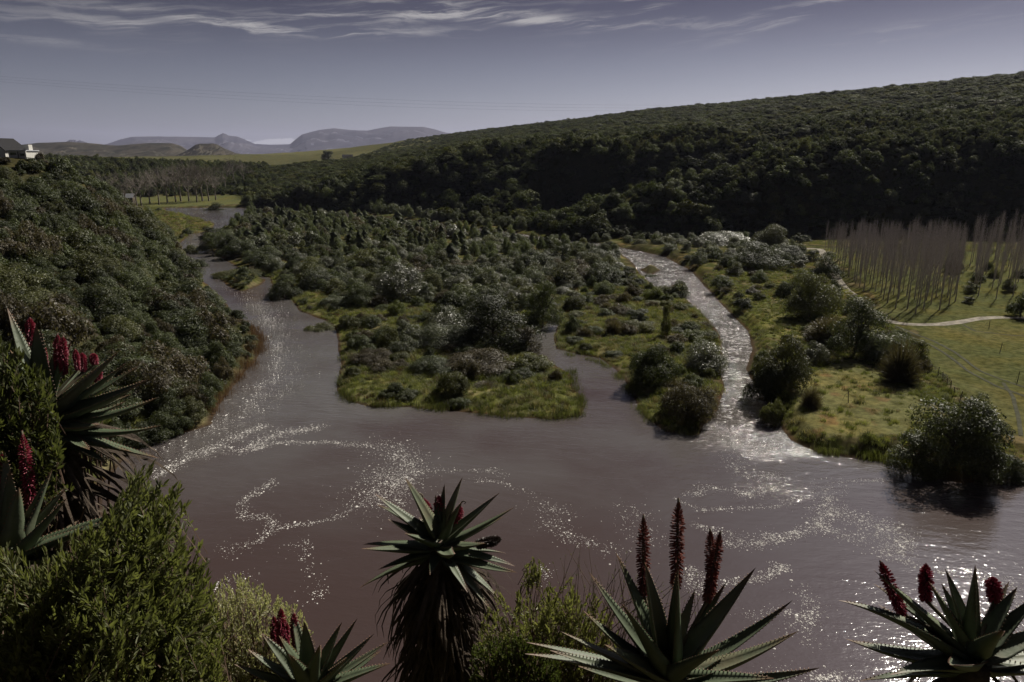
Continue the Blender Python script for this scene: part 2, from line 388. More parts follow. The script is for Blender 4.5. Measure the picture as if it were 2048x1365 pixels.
M['rut'] = simple('worn_grass', (.045, .045, .025), .95, .3, 1.0, .1)
def mountain_mat(name, lo, hi, sc):
    m, nt, p, o = new_mat(name)
    ge = nt.nodes.new('ShaderNodeNewGeometry')
    n = noise(nt, ge.outputs['Position'], sc, 6, .6)
    nt.links.new(mixc(nt, n.step(.35, .65), lo, hi), p.inputs['Base Color']); p.inputs['Roughness'].default_value = 1; p.inputs['Specular IOR Level'].default_value = 0
    return m

# ------------------------------------------------------------------ ground sheet out to the horizon
PASTURE = outline([(1700,540),(1770,640),(1835,680),(1850,730),(1905,795),(1975,860),(2040,900),(2300,960),(2500,640),(2200,520),(1650,505)])
MEADOW = outline([(1590,780),(1700,735),(1800,780),(1850,840),(1800,895),(1650,897),(1585,870)])
LAWN = outline([(230,400),(480,396),(500,408),(440,414),(300,416)])
MARSH = outline([(290,425),(360,420),(420,440),(430,455),(390,468),(350,480),(300,460)])
MOSS = [outline(q) for q in ([(690,770),(800,755),(1000,770),(1150,760),(1165,835),(1000,835),(700,805)], [(565,590),(640,585),(690,650),(690,740),(660,660),(600,628)],
        [(1125,650),(1250,640),(1330,680),(1300,740),(1200,725),(1110,705)], [(1230,750),(1330,790),(1390,850),(1390,870),(1300,845)], [(700,600),(840,610),(850,680),(720,690)],
        [(1420,590),(1500,600),(1600,650),(1640,690),(1520,690)])]
def far_mask(u0, u1, v0, v1): pass
def build_ground():
    az = np.concatenate([np.arange(-180, -44, 3.0), np.arange(-44, 44, .16), np.arange(44, 180, 3.0)])*math.pi/180
    r = [.5]
    while r[-1] < 20000:
        q = r[-1]; r.append(q+(.3 if q < 12 else .8 if q < 60 else .85 if q < 150 else .0062*q if q < 420 else .011*q if q < 3000 else .12*q))
    r = np.array(r); na, nr = len(az), len(r)
    A, R = np.meshgrid(az, r); X = R*np.sin(A); Y = R*np.cos(A)
    z, s, isl, h = ground(X.ravel(), Y.ravel())
    x, y = X.ravel(), Y.ravel()
    V = np.stack([x, y, z], 1)
    i = np.arange(nr-1)[:, None]*na; j = np.arange(na)[None]; k = (j+1) % na
    q = np.stack([i+j, i+na+j, i+na+k, i+k], -1).reshape(-1, 4)
    V = np.vstack([V, [[0, 0, z[:na].mean()]]]); c = len(V)-1
    t = np.stack([np.full(na, c), np.arange(na), (np.arange(na)+1) % na], 1)
    me = mesh_np('ground', V, q, t, [M['ground']], True)
    # soil and turf colours
    n1 = fbm(x, y, 9, 4, 21)+.5; n2 = fbm(x, y, 3, 3, 22)+.5
    C = np.empty((len(x), 3)); C[:] = (.040, .040, .022)
    hill = sstep(h, 2, 6)
    moss = np.zeros(len(x))
    for P in MOSS: moss = np.maximum(moss, inside(x, y, P)*1.0)
    def put(mask, col): C[:] = C*(1-mask[:, None])+np.array(col)*mask[:, None]
    rr = np.hypot(x, y)
    flat = (1-hill)
    put(flat*sstep(n1, .4, .6)*.8, (.055, .065, .022))
    put(flat*sstep(n2, .55, .7)*.7, (.13, .115, .07))
    put(flat*moss*sstep(n1, .3, .5), (.098, .110, .042))
    put(flat*moss*sstep(n2, .56, .68)*.6, (.16, .15, .085))
    put(flat*inside(x, y, PASTURE), (.068, .076, .034))
    put(flat*inside(x, y, PASTURE)*sstep(n1, .5, .65)*.5, (.090, .092, .046))
    put(inside(x, y, MEADOW)*1.0, (.104, .108, .052))
    put(inside(x, y, MEADOW)*sstep(n2, .66, .76)*.6, (.13, .085, .05))
    put(inside(x, y, LAWN)*1.0, (.080, .090, .042))
    put(inside(x, y, MARSH)*1.0, (.080, .086, .042))
    put(inside(x, y, MARSH)*sstep(n2, .5, .65)*.7, (.13, .095, .05))
    put(hill*sstep(rr, 250, 420)*(y > 250), (.030, .034, .016))
    put(hill*sstep(rr, 700, 1300), (.034, .038, .018))
    # open farmland beyond the wooded slopes
    fld = sstep(rr, 1050, 1200)*(x < -180)*1.0
    put(fld, (.095, .10, .055)); put(fld*sstep(fbm(x, y, 300, 3, 40), .02, .1), (.07, .075, .04))
    put(sstep(rr, 3000, 3600)*1.0, (.09, .085, .06))
    put(sstep(-s, -.5, .4)*(s < 2), (.045, .033, .024))
    put((rr < 60)*1.0*hill, (.050, .043, .028)); put((rr < 60)*hill*sstep(n2, .5, .7)*.7, (.07, .07, .035))
    C = np.vstack([C, [[.05, .045, .03]]])
    ca = me.color_attributes.new('soil', 'FLOAT_COLOR', 'POINT')
    ca.data.foreach_set('color', np.hstack([C, np.ones((len(C), 1))]).astype(np.float32).ravel())
    tag(link('ground', me), 'valley ground of turf, mossy river flats and scrub covered slopes', kind='structure')
build_ground()

FLOWS = [([(395,425),(440,455),(385,490),(450,530),(500,575),(560,640),(610,700),(590,760),(500,840),(380,890)], 9, .22), ([(560,640),(560,690),(520,740),(450,830),(330,895),(290,915)], 4, .45),
         ([(1000,467),(1200,492),(1310,530),(1360,580),(1430,630),(1470,700),(1470,760),(1480,830)], 11, 1.0), ([(1480,830),(1500,890),(1500,960),(1560,980)], 6, .10)]
def build_water():
    xs = np.arange(-420, 420.1, 1.5); ys = np.concatenate([np.arange(18, 200, 1.2), np.arange(200, 760, 3.0)])
    X, Y = np.meshgrid(xs, ys); x, y = X.ravel(), Y.ravel()
    fl = np.full(len(x), .02)
    for px, w, a in FLOWS:
        d = seg_dist(x, y, outline(px), False); fl = np.maximum(fl, a*np.exp(-(d/w)**2)*(.6+.8*(fbm(x, y, 6, 3, 31)+.5)))
    V = np.stack([x, y, np.zeros(len(x))], 1); n = len(xs)
    i = np.arange(len(ys)-1)[:, None]*n; j = np.arange(n-1)[None]
    q = np.stack([i+j, i+j+1, i+n+j+1, i+n+j], -1).reshape(-1, 4)
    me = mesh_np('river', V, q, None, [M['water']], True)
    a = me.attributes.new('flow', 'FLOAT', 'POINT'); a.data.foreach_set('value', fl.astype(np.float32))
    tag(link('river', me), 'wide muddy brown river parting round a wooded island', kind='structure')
build_water()

def ridge(name, label, px, Y, depth, mat, rough, seed, base=-5.0, n=260):
    P = np.array([at_y(u, v, Y) for u, v in px]); o = np.argsort(P[:, 0]); P = P[o]
    X = np.linspace(P[0, 0], P[-1, 0], n); Z = np.interp(X, P[:, 0], P[:, 2]); span = X[-1]-X[0]
    Z = Z+rough*fbm(X, X*0+seed, span/14, 5, seed)*2*sstep(Z, base, base+60)
    rows = 28; T = np.linspace(-1, 1, 2*rows+1); V = []
    for t in T:
        e = (1-abs(t))
        dep = depth*t
        nz = fbm(X+dep*.3, np.full(n, dep), span/25, 5, seed+3)
        prof = e**1.25
        zz = base+(Z-base)*prof*(1+nz*1.1*min(1, abs(t)*3)*(1 if abs(t) < .98 else 0))
        V.append(np.stack([X*(Y+dep)/Y, np.full(n, Y+dep)+nz*depth*.25*min(1, abs(t)*3), zz], 1))
    i = np.arange(2*rows)[:, None]*n; j = np.arange(n-1)[None]
    q = np.stack([i+j, i+j+1, i+n+j+1, i+n+j], -1).reshape(-1, 4)
    tag(link(name, mesh_np(name, np.concatenate(V), q, None, [mat], True)), label, kind='structure')
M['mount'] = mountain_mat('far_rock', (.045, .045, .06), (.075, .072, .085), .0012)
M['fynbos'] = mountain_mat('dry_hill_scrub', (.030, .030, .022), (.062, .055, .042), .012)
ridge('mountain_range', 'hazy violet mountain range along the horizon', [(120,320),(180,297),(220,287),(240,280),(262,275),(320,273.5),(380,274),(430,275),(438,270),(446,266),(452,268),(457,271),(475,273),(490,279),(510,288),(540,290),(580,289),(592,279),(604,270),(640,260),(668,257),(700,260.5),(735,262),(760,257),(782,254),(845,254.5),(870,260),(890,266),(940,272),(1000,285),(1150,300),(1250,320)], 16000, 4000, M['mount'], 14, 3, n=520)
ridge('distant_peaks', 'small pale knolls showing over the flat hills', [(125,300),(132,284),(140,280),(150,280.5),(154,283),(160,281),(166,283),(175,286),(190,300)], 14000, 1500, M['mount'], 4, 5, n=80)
ridge('flat_hills', 'dark flat topped hills at the foot of the mountains', [(-250,300),(-100,292),(40,291),(75,287),(140,284.5),(175,286),(215,290),(235,291),(262,289),(300,287),(345,287),(362,292),(375,301),(392,308),(430,313),(480,317),(540,319),(600,325)], 4200, 900, M['fynbos'], 3, 8)
ridge('mesa_hill', 'single dark mesa standing before the mountains', [(340,316),(365,306),(380,298),(391,290),(400,287.5),(425,287.5),(433,289),(450,298),(470,306),(495,311),(520,314),(570,318)], 3700, 600, M['fynbos'], 2, 9, n=140)
# ------------------------------------------------------------------ vegetation shapes
M['bark'] = simple('bark', (.055, .045, .035), .9, .35, 6, .1)
M['greybark'] = simple('grey_bark', (.20, .175, .155), .9, .35, 5, .1)
M['poplar'] = simple('poplar_twigs', (.33, .30, .295), .9, .25, 2, .1)
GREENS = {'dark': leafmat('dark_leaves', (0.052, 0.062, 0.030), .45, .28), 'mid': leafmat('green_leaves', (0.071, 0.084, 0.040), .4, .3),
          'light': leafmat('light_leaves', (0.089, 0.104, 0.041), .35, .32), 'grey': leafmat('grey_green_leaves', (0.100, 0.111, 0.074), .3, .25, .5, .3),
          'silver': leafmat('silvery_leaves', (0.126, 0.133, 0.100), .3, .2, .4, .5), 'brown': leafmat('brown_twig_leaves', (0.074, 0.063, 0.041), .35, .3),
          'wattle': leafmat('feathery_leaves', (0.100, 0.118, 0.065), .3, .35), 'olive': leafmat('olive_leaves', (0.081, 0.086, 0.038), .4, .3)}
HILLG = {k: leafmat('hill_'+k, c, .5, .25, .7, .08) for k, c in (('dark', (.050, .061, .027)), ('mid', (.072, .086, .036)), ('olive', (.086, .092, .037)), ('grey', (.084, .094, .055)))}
def unit(n, r):
    v = r.normal(size=(n, 3)); return v/np.linalg.norm(v, axis=1)[:, None]
def leaf_quads(mb, C, N, size, r, m=0, aspect=1.5):
    n = len(C); t = unit(n, r); t -= (t*N).sum(1)[:, None]*N; t /= np.linalg.norm(t, axis=1)[:, None]+1e-9
    b = np.cross(N, t); s = (size*r.uniform(.6, 1.4, n))[:, None]
    V = np.stack([C-t*s*aspect, C-b*s*.6, C+t*s*aspect, C+b*s*.6], 1)
    mb.add(V.reshape(-1, 3), np.arange(n*4).reshape(-1, 4), m=m)
def crown_mesh(name, kind, seed, leaves, mat, trunk=None):
    """leaf faces spread over many uneven clumps; unit size: about 1 wide in radius, base at 0"""
    r = np.random.default_rng(seed); mb = MB()
    if kind == 'feather':
        n = leaves; h = r.uniform(.04, 1, n)**.8; ph = r.uniform(0, 6.283, n); lob = 1+.35*np.sin(ph*3+h*19+seed)+.25*np.sin(ph*5-h*31)
        rad = .56*(1-h)**.6*lob*r.uniform(.35, 1, n)**.5+.02
        C = np.stack([rad*np.cos(ph), rad*np.sin(ph), .06+h*1.75-rad*.35], 1)
        N = np.stack([np.cos(ph), np.sin(ph), np.full(n, .9)], 1)+r.normal(size=(n, 3))*.6; N /= np.linalg.norm(N, axis=1)[:, None]
        leaf_quads(mb, C, N, .026, r, 0, 2.2)
    elif kind == 'twig':
        n = leaves//4; o = unit(n, r); o[:, 2] = np.abs(o[:, 2])
        tip = o*np.array([.95, .95, 1.2])*r.uniform(.5, 1.05, n)[:, None]; tip[:, 2] += .08
        base = tip*r.uniform(.1, .75, n)[:, None]*np.array([.6, .6, .9])
        side = np.cross(tip-base, unit(n, r)); side /= np.linalg.norm(side, axis=1)[:, None]+1e-9; w = .011
        V = np.stack([base-side*w, base+side*w, tip+side*w*.3, tip-side*w*.3], 1); mb.add(V.reshape(-1, 3), np.arange(n*4).reshape(-1, 4))
        k = n//2; leaf_quads(mb, tip[:k], unit(k, r), .022, r)
    else:
        ht, nl, lr = {'dome': (1.25, 34, .36), 'tall': (1.75, 40, .34), 'low': (.72, 36, .30), 'open': (1.55, 26, .32)}[kind]
        ctr = []
        while len(ctr) < nl:
            p = r.uniform(-1, 1, 3); p[2] = abs(p[2])
            d = np.linalg.norm(p)
            if len(ctr) < nl*.32:
                a = r.uniform(0, 6.283); q = r.uniform(.45, .8); ctr.append([q*math.cos(a), q*math.sin(a), r.uniform(.12, .3)]); continue
            if .45 < d < 1.0: ctr.append(p*np.array([.72, .72, ht*.72])+[0, 0, .14 if kind != 'open' else .3])
        ctr = np.array(ctr); rr = lr*r.uniform(.55, 1.2, nl)
        w = rr**2; idx = r.choice(nl, leaves, p=w/w.sum()); o = unit(leaves, r)
        o[:, 2] = np.where(o[:, 2] < -.35, -o[:, 2], o[:, 2])
        C = ctr[idx]+o*(rr[idx]*r.uniform(.72, 1.12, leaves))[:, None]*np.array([1, 1, .85]); C[:, 2] = np.maximum(C[:, 2], .02)
        N = o+r.normal(size=o.shape)*.55+[0, 0, .25]; N /= np.linalg.norm(N, axis=1)[:, None]
        leaf_quads(mb, C, N, .040*math.sqrt(3600/leaves), r)
    if trunk is not None: trunk_into(mb, kind, seed, 1)
    return mb.mesh(name, [mat] if trunk is None else [mat, trunk])
def trunk_into(mb, kind, seed, m=0):
    r = np.random.default_rng(seed+99); h = {'feather': 1.5, 'twig': .5, 'dome': .7, 'tall': 1.1, 'low': .35, 'open': 1.1}[kind]
    z = np.linspace(-.25, h, 6); w = np.cumsum(r.normal(size=(6, 2))*.02, 0)
    mb.tube(np.column_stack([w, z]), np.linspace(.06, .015, 6), 6, m)
    for i in range(5 if kind != 'feather' else 0):
        a = r.uniform(0, 6.28); z0 = h*r.uniform(.2, .6); L = r.uniform(.4, .7)
        t = np.linspace(0, 1, 4)[:, None]
        mb.tube(np.array([0, 0, z0])+t*np.array([math.cos(a)*L, math.sin(a)*L, .45*h])+t**2*[0, 0, .12], np.linspace(.032, .008, 4), 5, m)
def trunk_mesh(kind, seed, mat):
    mb = MB(); trunk_into(mb, kind, seed); return mb.mesh('trunk', [mat])
SHAPES = {}
def shapes(kind, green, n=2, leaves=8000):
    k = (kind, green, leaves)
    if k not in SHAPES:
        SHAPES[k] = [(crown_mesh('crown', kind, hash_(k)+i, max(leaves, 10000) if green == 'silver' else leaves, GREENS[green]), trunk_mesh(kind, hash_(k)+i, M['greybark' if green in ('silver', 'grey') else 'bark'])) for i in range(n)]
    return SHAPES[k]
def hash_(k): return sum((i+3)*ord(c) for i, c in enumerate(k[0]+k[1])) % 99991
TONE = {'dark': 'dark green', 'mid': 'mid green', 'light': 'bright green', 'grey': 'grey green', 'silver': 'silvery', 'brown': 'brownish', 'wattle': 'soft green', 'olive': 'olive green'}
FORM = {'dome': 'rounded', 'tall': 'upright', 'low': 'low spreading', 'open': 'open crowned', 'twig': 'twiggy', 'feather': 'feathery'}
def plant(name, kind, green, p, rad, hgt, label, cat, group, seed, leaves=8000):
    """one tree or shrub: an Empty at its foot with crown and trunk"""
    ref = {'feather': 1.8, 'twig': 1.25, 'dome': 1.25, 'tall': 1.75, 'low': .72, 'open': 1.75}[kind]
    wref = {'feather': .5, 'twig': .95}.get(kind, 1.0)
    sh = shapes(kind, green, 3 if kind in ('dome', 'tall') else 2, leaves); c, t = sh[seed % len(sh)]
    e = link(name, None, None, (p[0], p[1], p[2]-.06)); e.scale = (rad/wref, rad/wref, hgt/ref); e.rotation_euler = (0, 0, (seed*2.399) % 6.283)
    tag(e, label, cat, group)
    link('crown' if kind != 'low' else 'foliage', c, e); link('trunk' if kind != 'low' else 'stem', t, e)
    return e

# ------------------------------------------------------------------ bushes and trees on the island and the banks
taken = []
def px_plant(u, v, w, h, kind, green, name, label, cat, group=None, seed=0):
    p = at_z(u, v, .8); d = math.hypot(p[0], p[1]); zc = p[1]*math.cos(PITCH)+(CAMZ-.8)*math.sin(PITCH)
    p[2] = gz(p[0], p[1]); taken.append((p[0], p[1], w*zc/F*.5))
    return plant(name, kind, green, p, w*zc/F*.5, max(.4*h, h-.26*w)*zc/F/.93, label, cat, group, seed, 8000 if w*zc/F < 9 else 20000)
NAMED = [
 (885,692,125,78,'dome','grey','rounded_shrub','pale topped dome shaped shrub standing alone before the dark tall tree'),
 (985,690,175,150,'tall','dark','shade_tree','very dark tall tree beside the narrow backwater inlet'),
 (1085,650,85,130,'tall','mid','vine_tree','creeper hung tree leaning over the head of the backwater inlet'),
 (800,600,110,105,'dome','silver','silver_shrub','silvery leaved bush above the mossy clearing of the main island'),
 (720,612,72,62,'dome','mid','round_bush','compact green bush behind the grassy shelf on the swift channel'),
 (568,590,70,45,'low','dark','low_bush','dark low bush overhanging the bend of the swift channel'),
 (1050,700,70,80,'open','brown','scrub_bush','thin brownish bush on the water edge of the narrow inlet'),
 (1405,735,95,80,'dome','silver','silver_shrub','glossy silver flecked bush on the tip lobe by the glittering channel'),
 (1375,830,130,95,'low','brown','scrub_bush','wide brown scrub bush covering the tip of the small lobe'),
 (1300,765,110,90,'low','dark','low_bush','dark spreading bush in the middle of the small lobe'),
 (1330,672,24,92,'open','olive','sapling','slim single stemmed sapling rising from the mossy lobe'),
 (1356,590,44,44,'dome','mid','islet_bush','little bush growing alone in the glittering channel'),
 (1300,548,40,20,'low','mid','islet_bush','flat scrub tuft on a gravel islet at the head of the glittering channel'),
 (1565,785,122,135,'dome','olive','bank_tree','feathery olive green tree leaning out over the glittering channel'),
 (1530,790,80,75,'low','dark','low_bush','black green bush dipping into the water under the leaning bank tree'),
 (1628,735,56,62,'dome','silver','silver_shrub','small white flecked bush behind the leaning bank tree'),
 (1712,716,125,150,'tall','dark','shade_tree','dark open crowned tree at the bend of the pale farm track'),
 (1660,690,110,75,'twig','brown','scrub_bush','greyish twiggy bush between the leaning bank tree and the dark track tree'),
 (1775,735,95,90,'dome','grey','round_bush','grey green bush beside the fence end'),
 (1795,775,92,105,'twig','brown','bare_bush','leafless rounded twig bush at the edge of the tan meadow'),
 (1830,735,60,80,'open','olive','round_bush','thin olive bush against the pasture fence'),
 (1900,930,215,185,'dome','dark','bank_bush','huge dark bush mirrored in the water below the pasture'),
 (1832,930,120,110,'tall','dark','bank_bush','dark bush crowding the meadow side of the huge bank bush'),
 (1965,945,100,105,'tall','dark','bank_bush','dark bush crowding the fence side of the huge bank bush'),
 (1940,890,80,120,'tall','grey','silver_shrub','grey leaved crown growing through the huge dark bank bush'),
 (2020,945,70,70,'tall','dark','bank_bush','dark ragged bush at the end of the fence by the water'),
 (1620,640,120,125,'dome','olive','bank_tree','broad grey green tree standing inside the bend of the farm track'),
 (1650,560,70,75,'tall','mid','bank_tree','upright green tree at the head of the pale farm track'),
 (1575,522,66,42,'dome','dark','round_bush','dark rounded bush on the sunny clearing under the black slope'),
 (1510,540,120,80,'dome','mid','bank_tree','loose green tree group beside the sunny clearing'),
 (1535,500,80,66,'dome','olive','bank_tree','round topped olive tree against the black slope'),
 (1440,490,130,60,'dome','silver','silver_shrub','pale leaved thicket tree on the far bank of the glittering channel'),
 (1620,825,50,58,'twig','brown','bare_bush','small bare shrub at the river end of the tan meadow'),
 (1545,835,60,60,'low','olive','low_bush','ragged waterside bush at the narrows of the glittering channel'),
 (960,735,160,62,'low','brown','scrub_bush','broad brownish scrub before the dome shrub'),
 (1060,735,95,50,'low','olive','scrub_bush','low olive scrub beside the mossy inlet bank'),
 (870,740,120,50,'low','dark','scrub_bush','dark matted scrub on the island above the reedy shore'),
 (750,720,100,45,'low','brown','scrub_bush','brown matted scrub above the swift channel bank'),
 (790,785,46,30,'low','dark','low_bush','small dark tussock bush on the bright moss'),
 (640,650,80,42,'low','olive','low_bush','olive waterside scrub on the outer curve of the swift channel'),
 (1600,600,70,60,'dome','mid','round_bush','dense green bush beside the broad tree inside the track bend'),
 (1905,548,40,64,'tall','dark','shade_tree','black evergreen among the leafless poplars'),
 (2040,640,60,70,'dome','dark','shade_tree','dark low branched tree beside the upper pasture track'),
 (425,500,62,60,'tall','mid','bank_tree','bushy tree at the water edge where the river narrows far upstream'),
 (480,512,90,48,'low','dark','low_bush','black hedge like thicket along the far narrow water'),
 (455,505,60,52,'dome','dark','round_bush','dark thicket bush beside the bushy far bank tree'),
 (478,548,110,40,'low','olive','low_bush','olive scrub behind the small sand bar'),
 (430,418,44,34,'tall','dark','bank_tree','dark conical tree at the far end of the river'),
 (418,474,44,40,'tall','dark','bank_tree','dark tree screening the far narrows of the river'),
 (445,488,66,46,'dome','mid','round_bush','broad bush beside the tree that screens the far narrows'),
 (520,530,70,44,'dome','dark','round_bush','dark bush on the island point above the small sand bar'),
 (378,500,40,30,'dome','olive','round_bush','olive bush on the wooded bank across from the far narrows'),
 (400,528,40,34,'tall','mid','bank_tree','green tree leaning out from the wooded bank above the sand bar'),
]
for i, (u, v, w, h, k, g, nm, lab) in enumerate(NAMED):
    px_plant(u, v, w, h, k, g, nm, lab, 'tree' if ('tree' in nm or nm == 'sapling') else 'shrub', None, i*7+1)

for i, (u, v, w, h, k, g) in enumerate([(275,898,70,60,'dome','dark'),(305,886,60,52,'tall','dark'),(338,874,70,58,'dome','mid'),(372,864,60,50,'dome','dark'),(402,850,62,56,'tall','olive'),(424,826,58,54,'dome','dark'),(440,796,50,46,'dome','mid'),(462,772,46,40,'low','brown'),(240,905,70,66,'dome','dark'),(350,850,70,70,'tall','mid'),(300,858,74,66,'dome','olive')]):
    px_plant(u-14, v-10, w, h+10, k, g, 'waterside_shrub', '%s %s shrub overhanging the red water at the foot of the house slope' % (FORM[k], TONE[g]), 'shrub', 'waterside shrubs below the house slope', i*11)
def spread(n, box, mind, ok, r):
    """random spots at least mind apart (mind may depend on place)"""
    cell = {}; out = []
    xs = r.uniform(box[0], box[1], n); ys = r.uniform(box[2], box[3], n); keep = ok(xs, ys)
    for x, y in zip(xs[keep], ys[keep]):
        m = mind(x, y); g = 4.0; ix, iy = int(x//g), int(y//g); q = int(m//g)+1; good = True
        for a in range(ix-q, ix+q+1):
            for b in range(iy-q, iy+q+1):
                for (px, py) in cell.get((a, b), ()):
                    if (px-x)**2+(py-y)**2 < m*m: good = False; break
                if not good: break
            if not good: break
        if good: cell.setdefault((ix, iy), []).append((x, y)); out.append((x, y))
    return np.array(out)
CLEAR = MOSS+[MEADOW, PASTURE, LAWN, MARSH]
def veg_ok(x, y, margin=1.2):
    s = shore(x, y); ok = s > margin
    for P in MOSS: ok &= ~(inside(x, y, P) & (fbm(x, y, 7, 3, 71) < .0))
    for P in CLEAR[len(MOSS):]: ok &= ~inside(x, y, P)
    for (px, py, pr) in taken: ok &= np.hypot(x-px, y-py) > pr*.8
    return ok
r0 = np.random.default_rng(5)
# main island: tall thicket behind, lower scrub towards the open tip
pts = spread(9000, (-200, 75, 90, 560), lambda x, y: 2.7 if y < 150 else 3.3+max(0, y-170)*.012, lambda x, y: inside(x, y, ISL) & veg_ok(x, y), r0)
pts = pts[np.argsort(np.hypot(pts[:, 0], pts[:, 1]))]
zz = gza(pts); LOBE = outline([(1105,600),(1300,560),(1460,640),(1450,900),(1100,900)])
lobe = inside(pts[:, 0], pts[:, 1], LOBE); sd_i = shore(pts[:, 0], pts[:, 1])
order = np.arange(len(pts)); cnt = {}; mossy = np.zeros(len(pts), bool)
for P in MOSS: mossy |= inside(pts[:, 0], pts[:, 1], P)
STUFF = {}
for i in order:
    x, y = pts[i]; R = r0.random(); Y = y
    far = sstep(np.array(Y), 255, 310) if True else 0
    if Y > 250+30*math.sin(x*.05) and R < .62:
        k, g, rad, h = ('feather' if R < .22 else 'tall' if R < .45 else 'dome'), 'wattle', r0.uniform(1.3, 3.2), r0.uniform(3.2, 7.8)
        nm, lab, cat, grp = 'feathery_tree', '%s soft green young tree in the upstream thicket of the wide island' % ('pointed feathery' if k == 'feather' else 'blunt upright' if k == 'tall' else 'round topped'), 'tree', 'feathery trees on the island'
    elif lobe[i] or sd_i[i] < 4 or Y < 128 or mossy[i]:
        k, g = [('low', 'olive'), ('low', 'mid'), ('low', 'light'), ('low', 'brown'), ('dome', 'mid'), ('low', 'dark'), ('twig', 'brown')][int(R*7)]
        rad, h = (r0.uniform(2.0, 3.4), r0.uniform(1.6, 3.2)) if r0.random() < .3 and sd_i[i] > 3 else (r0.uniform(1.2, 2.6), r0.uniform(.8, 2.0))
        nm, lab, cat, grp = 'scrub_bush', '%s %s scrub on the open mossy ground of the island' % (TONE[g], FORM[k]), 'shrub', 'low scrub on the island'
    else:
        k, g = [('dome', 'dark'), ('dome', 'mid'), ('tall', 'dark'), ('tall', 'mid'), ('dome', 'grey'), ('dome', 'olive'), ('tall', 'olive'), ('dome', 'silver'), ('open', 'grey'), ('dome', 'brown')][int(R*9.6)]
        rad, h = (r0.uniform(3.8, 6.2), r0.uniform(5.5, 8.5)) if r0.random() < .25 and sd_i[i] > 9 else (r0.uniform(1.8, 4.0), r0.uniform(2.8, 6.4))
        if k == 'dome': h *= .75
        nm, lab, cat, grp = 'thicket_tree', '%s %s tree in the closed thicket of the wide island' % (FORM[k], TONE[g]), 'tree', 'thicket trees on the island'
    p = (x, y, zz[i]); cnt[nm] = cnt.get(nm, 0)+1
    if cnt[nm] <= 290: plant(nm, k, g, p, rad, h, lab, cat, grp, int(R*1e6))
    else: STUFF.setdefault(nm, []).append((p, rad, h, k, g))
# right bank between river and pasture, and the far bank under the hills
BANK = outline([(1300,505),(1420,560),(1520,680),(1520,760),(1600,760),(1700,735),(1800,770),(1860,820),(1850,740),(1780,655),(1690,590),(1640,520),(1560,500),(1640,480),(1400,462),(1200,470),(1000,450),(700,418),(480,408),(480,414),(700,425),(1000,460)])
pts = spread(5000, (-220, 150, 95, 560), lambda x, y: 4.0, lambda x, y: inside(x, y, BANK) & veg_ok(x, y, 1.0), r0)
TRK = outline([(1530,512),(1620,505),(1660,545),(1690,585),(1740,625),(1770,650)])
pts = pts[seg_dist(pts[:, 0], pts[:, 1], TRK, False) > 3.2]
zz = gza(pts)
for i, (x, y) in enumerate(pts):
    R = r0.random()
    if y < 230 and R < .55:
        k, g = [('low', 'brown'), ('low', 'olive'), ('twig', 'brown'), ('low', 'mid'), ('low', 'light')][int(R*9) % 5]; rad, h = r0.uniform(1.3, 2.4), r0.uniform(1.0, 2.2)
        nm, lab, cat, grp = 'bank_scrub', '%s %s scrub on the bank between the glittering channel and the farm track' % (TONE[g], FORM[k]), 'shrub', 'scrub on the track side bank'
    elif y < 330:
        k, g = [('dome', 'dark'), ('dome', 'mid'), ('tall', 'olive'), ('dome', 'grey'), ('open', 'mid'), ('dome', 'silver')][int(R*100) % 6]; rad, h = r0.uniform(2.0, 3.4), r0.uniform(2.6, 5.0)
        nm, lab, cat, grp = 'bank_tree', '%s %s tree on the bank between the glittering channel and the black slope' % (FORM[k], TONE[g]), 'tree', 'trees on the track side bank'
    else:
        k, g = [('dome', 'dark'), ('dome', 'mid'), ('tall', 'mid'), ('dome', 'grey'), ('tall', 'wattle')][int(R*100) % 5]; rad, h = r0.uniform(2.6, 4.4), r0.uniform(4, 8)
        nm, lab, cat, grp = 'far_bank_tree', '%s %s tree lining the far shore at the foot of the hills' % (FORM[k], TONE[g]), 'tree', 'trees along the far shore'
    plant(nm, k, g, (x, y, zz[i]), rad, h, lab, cat, grp, int(R*1e6))

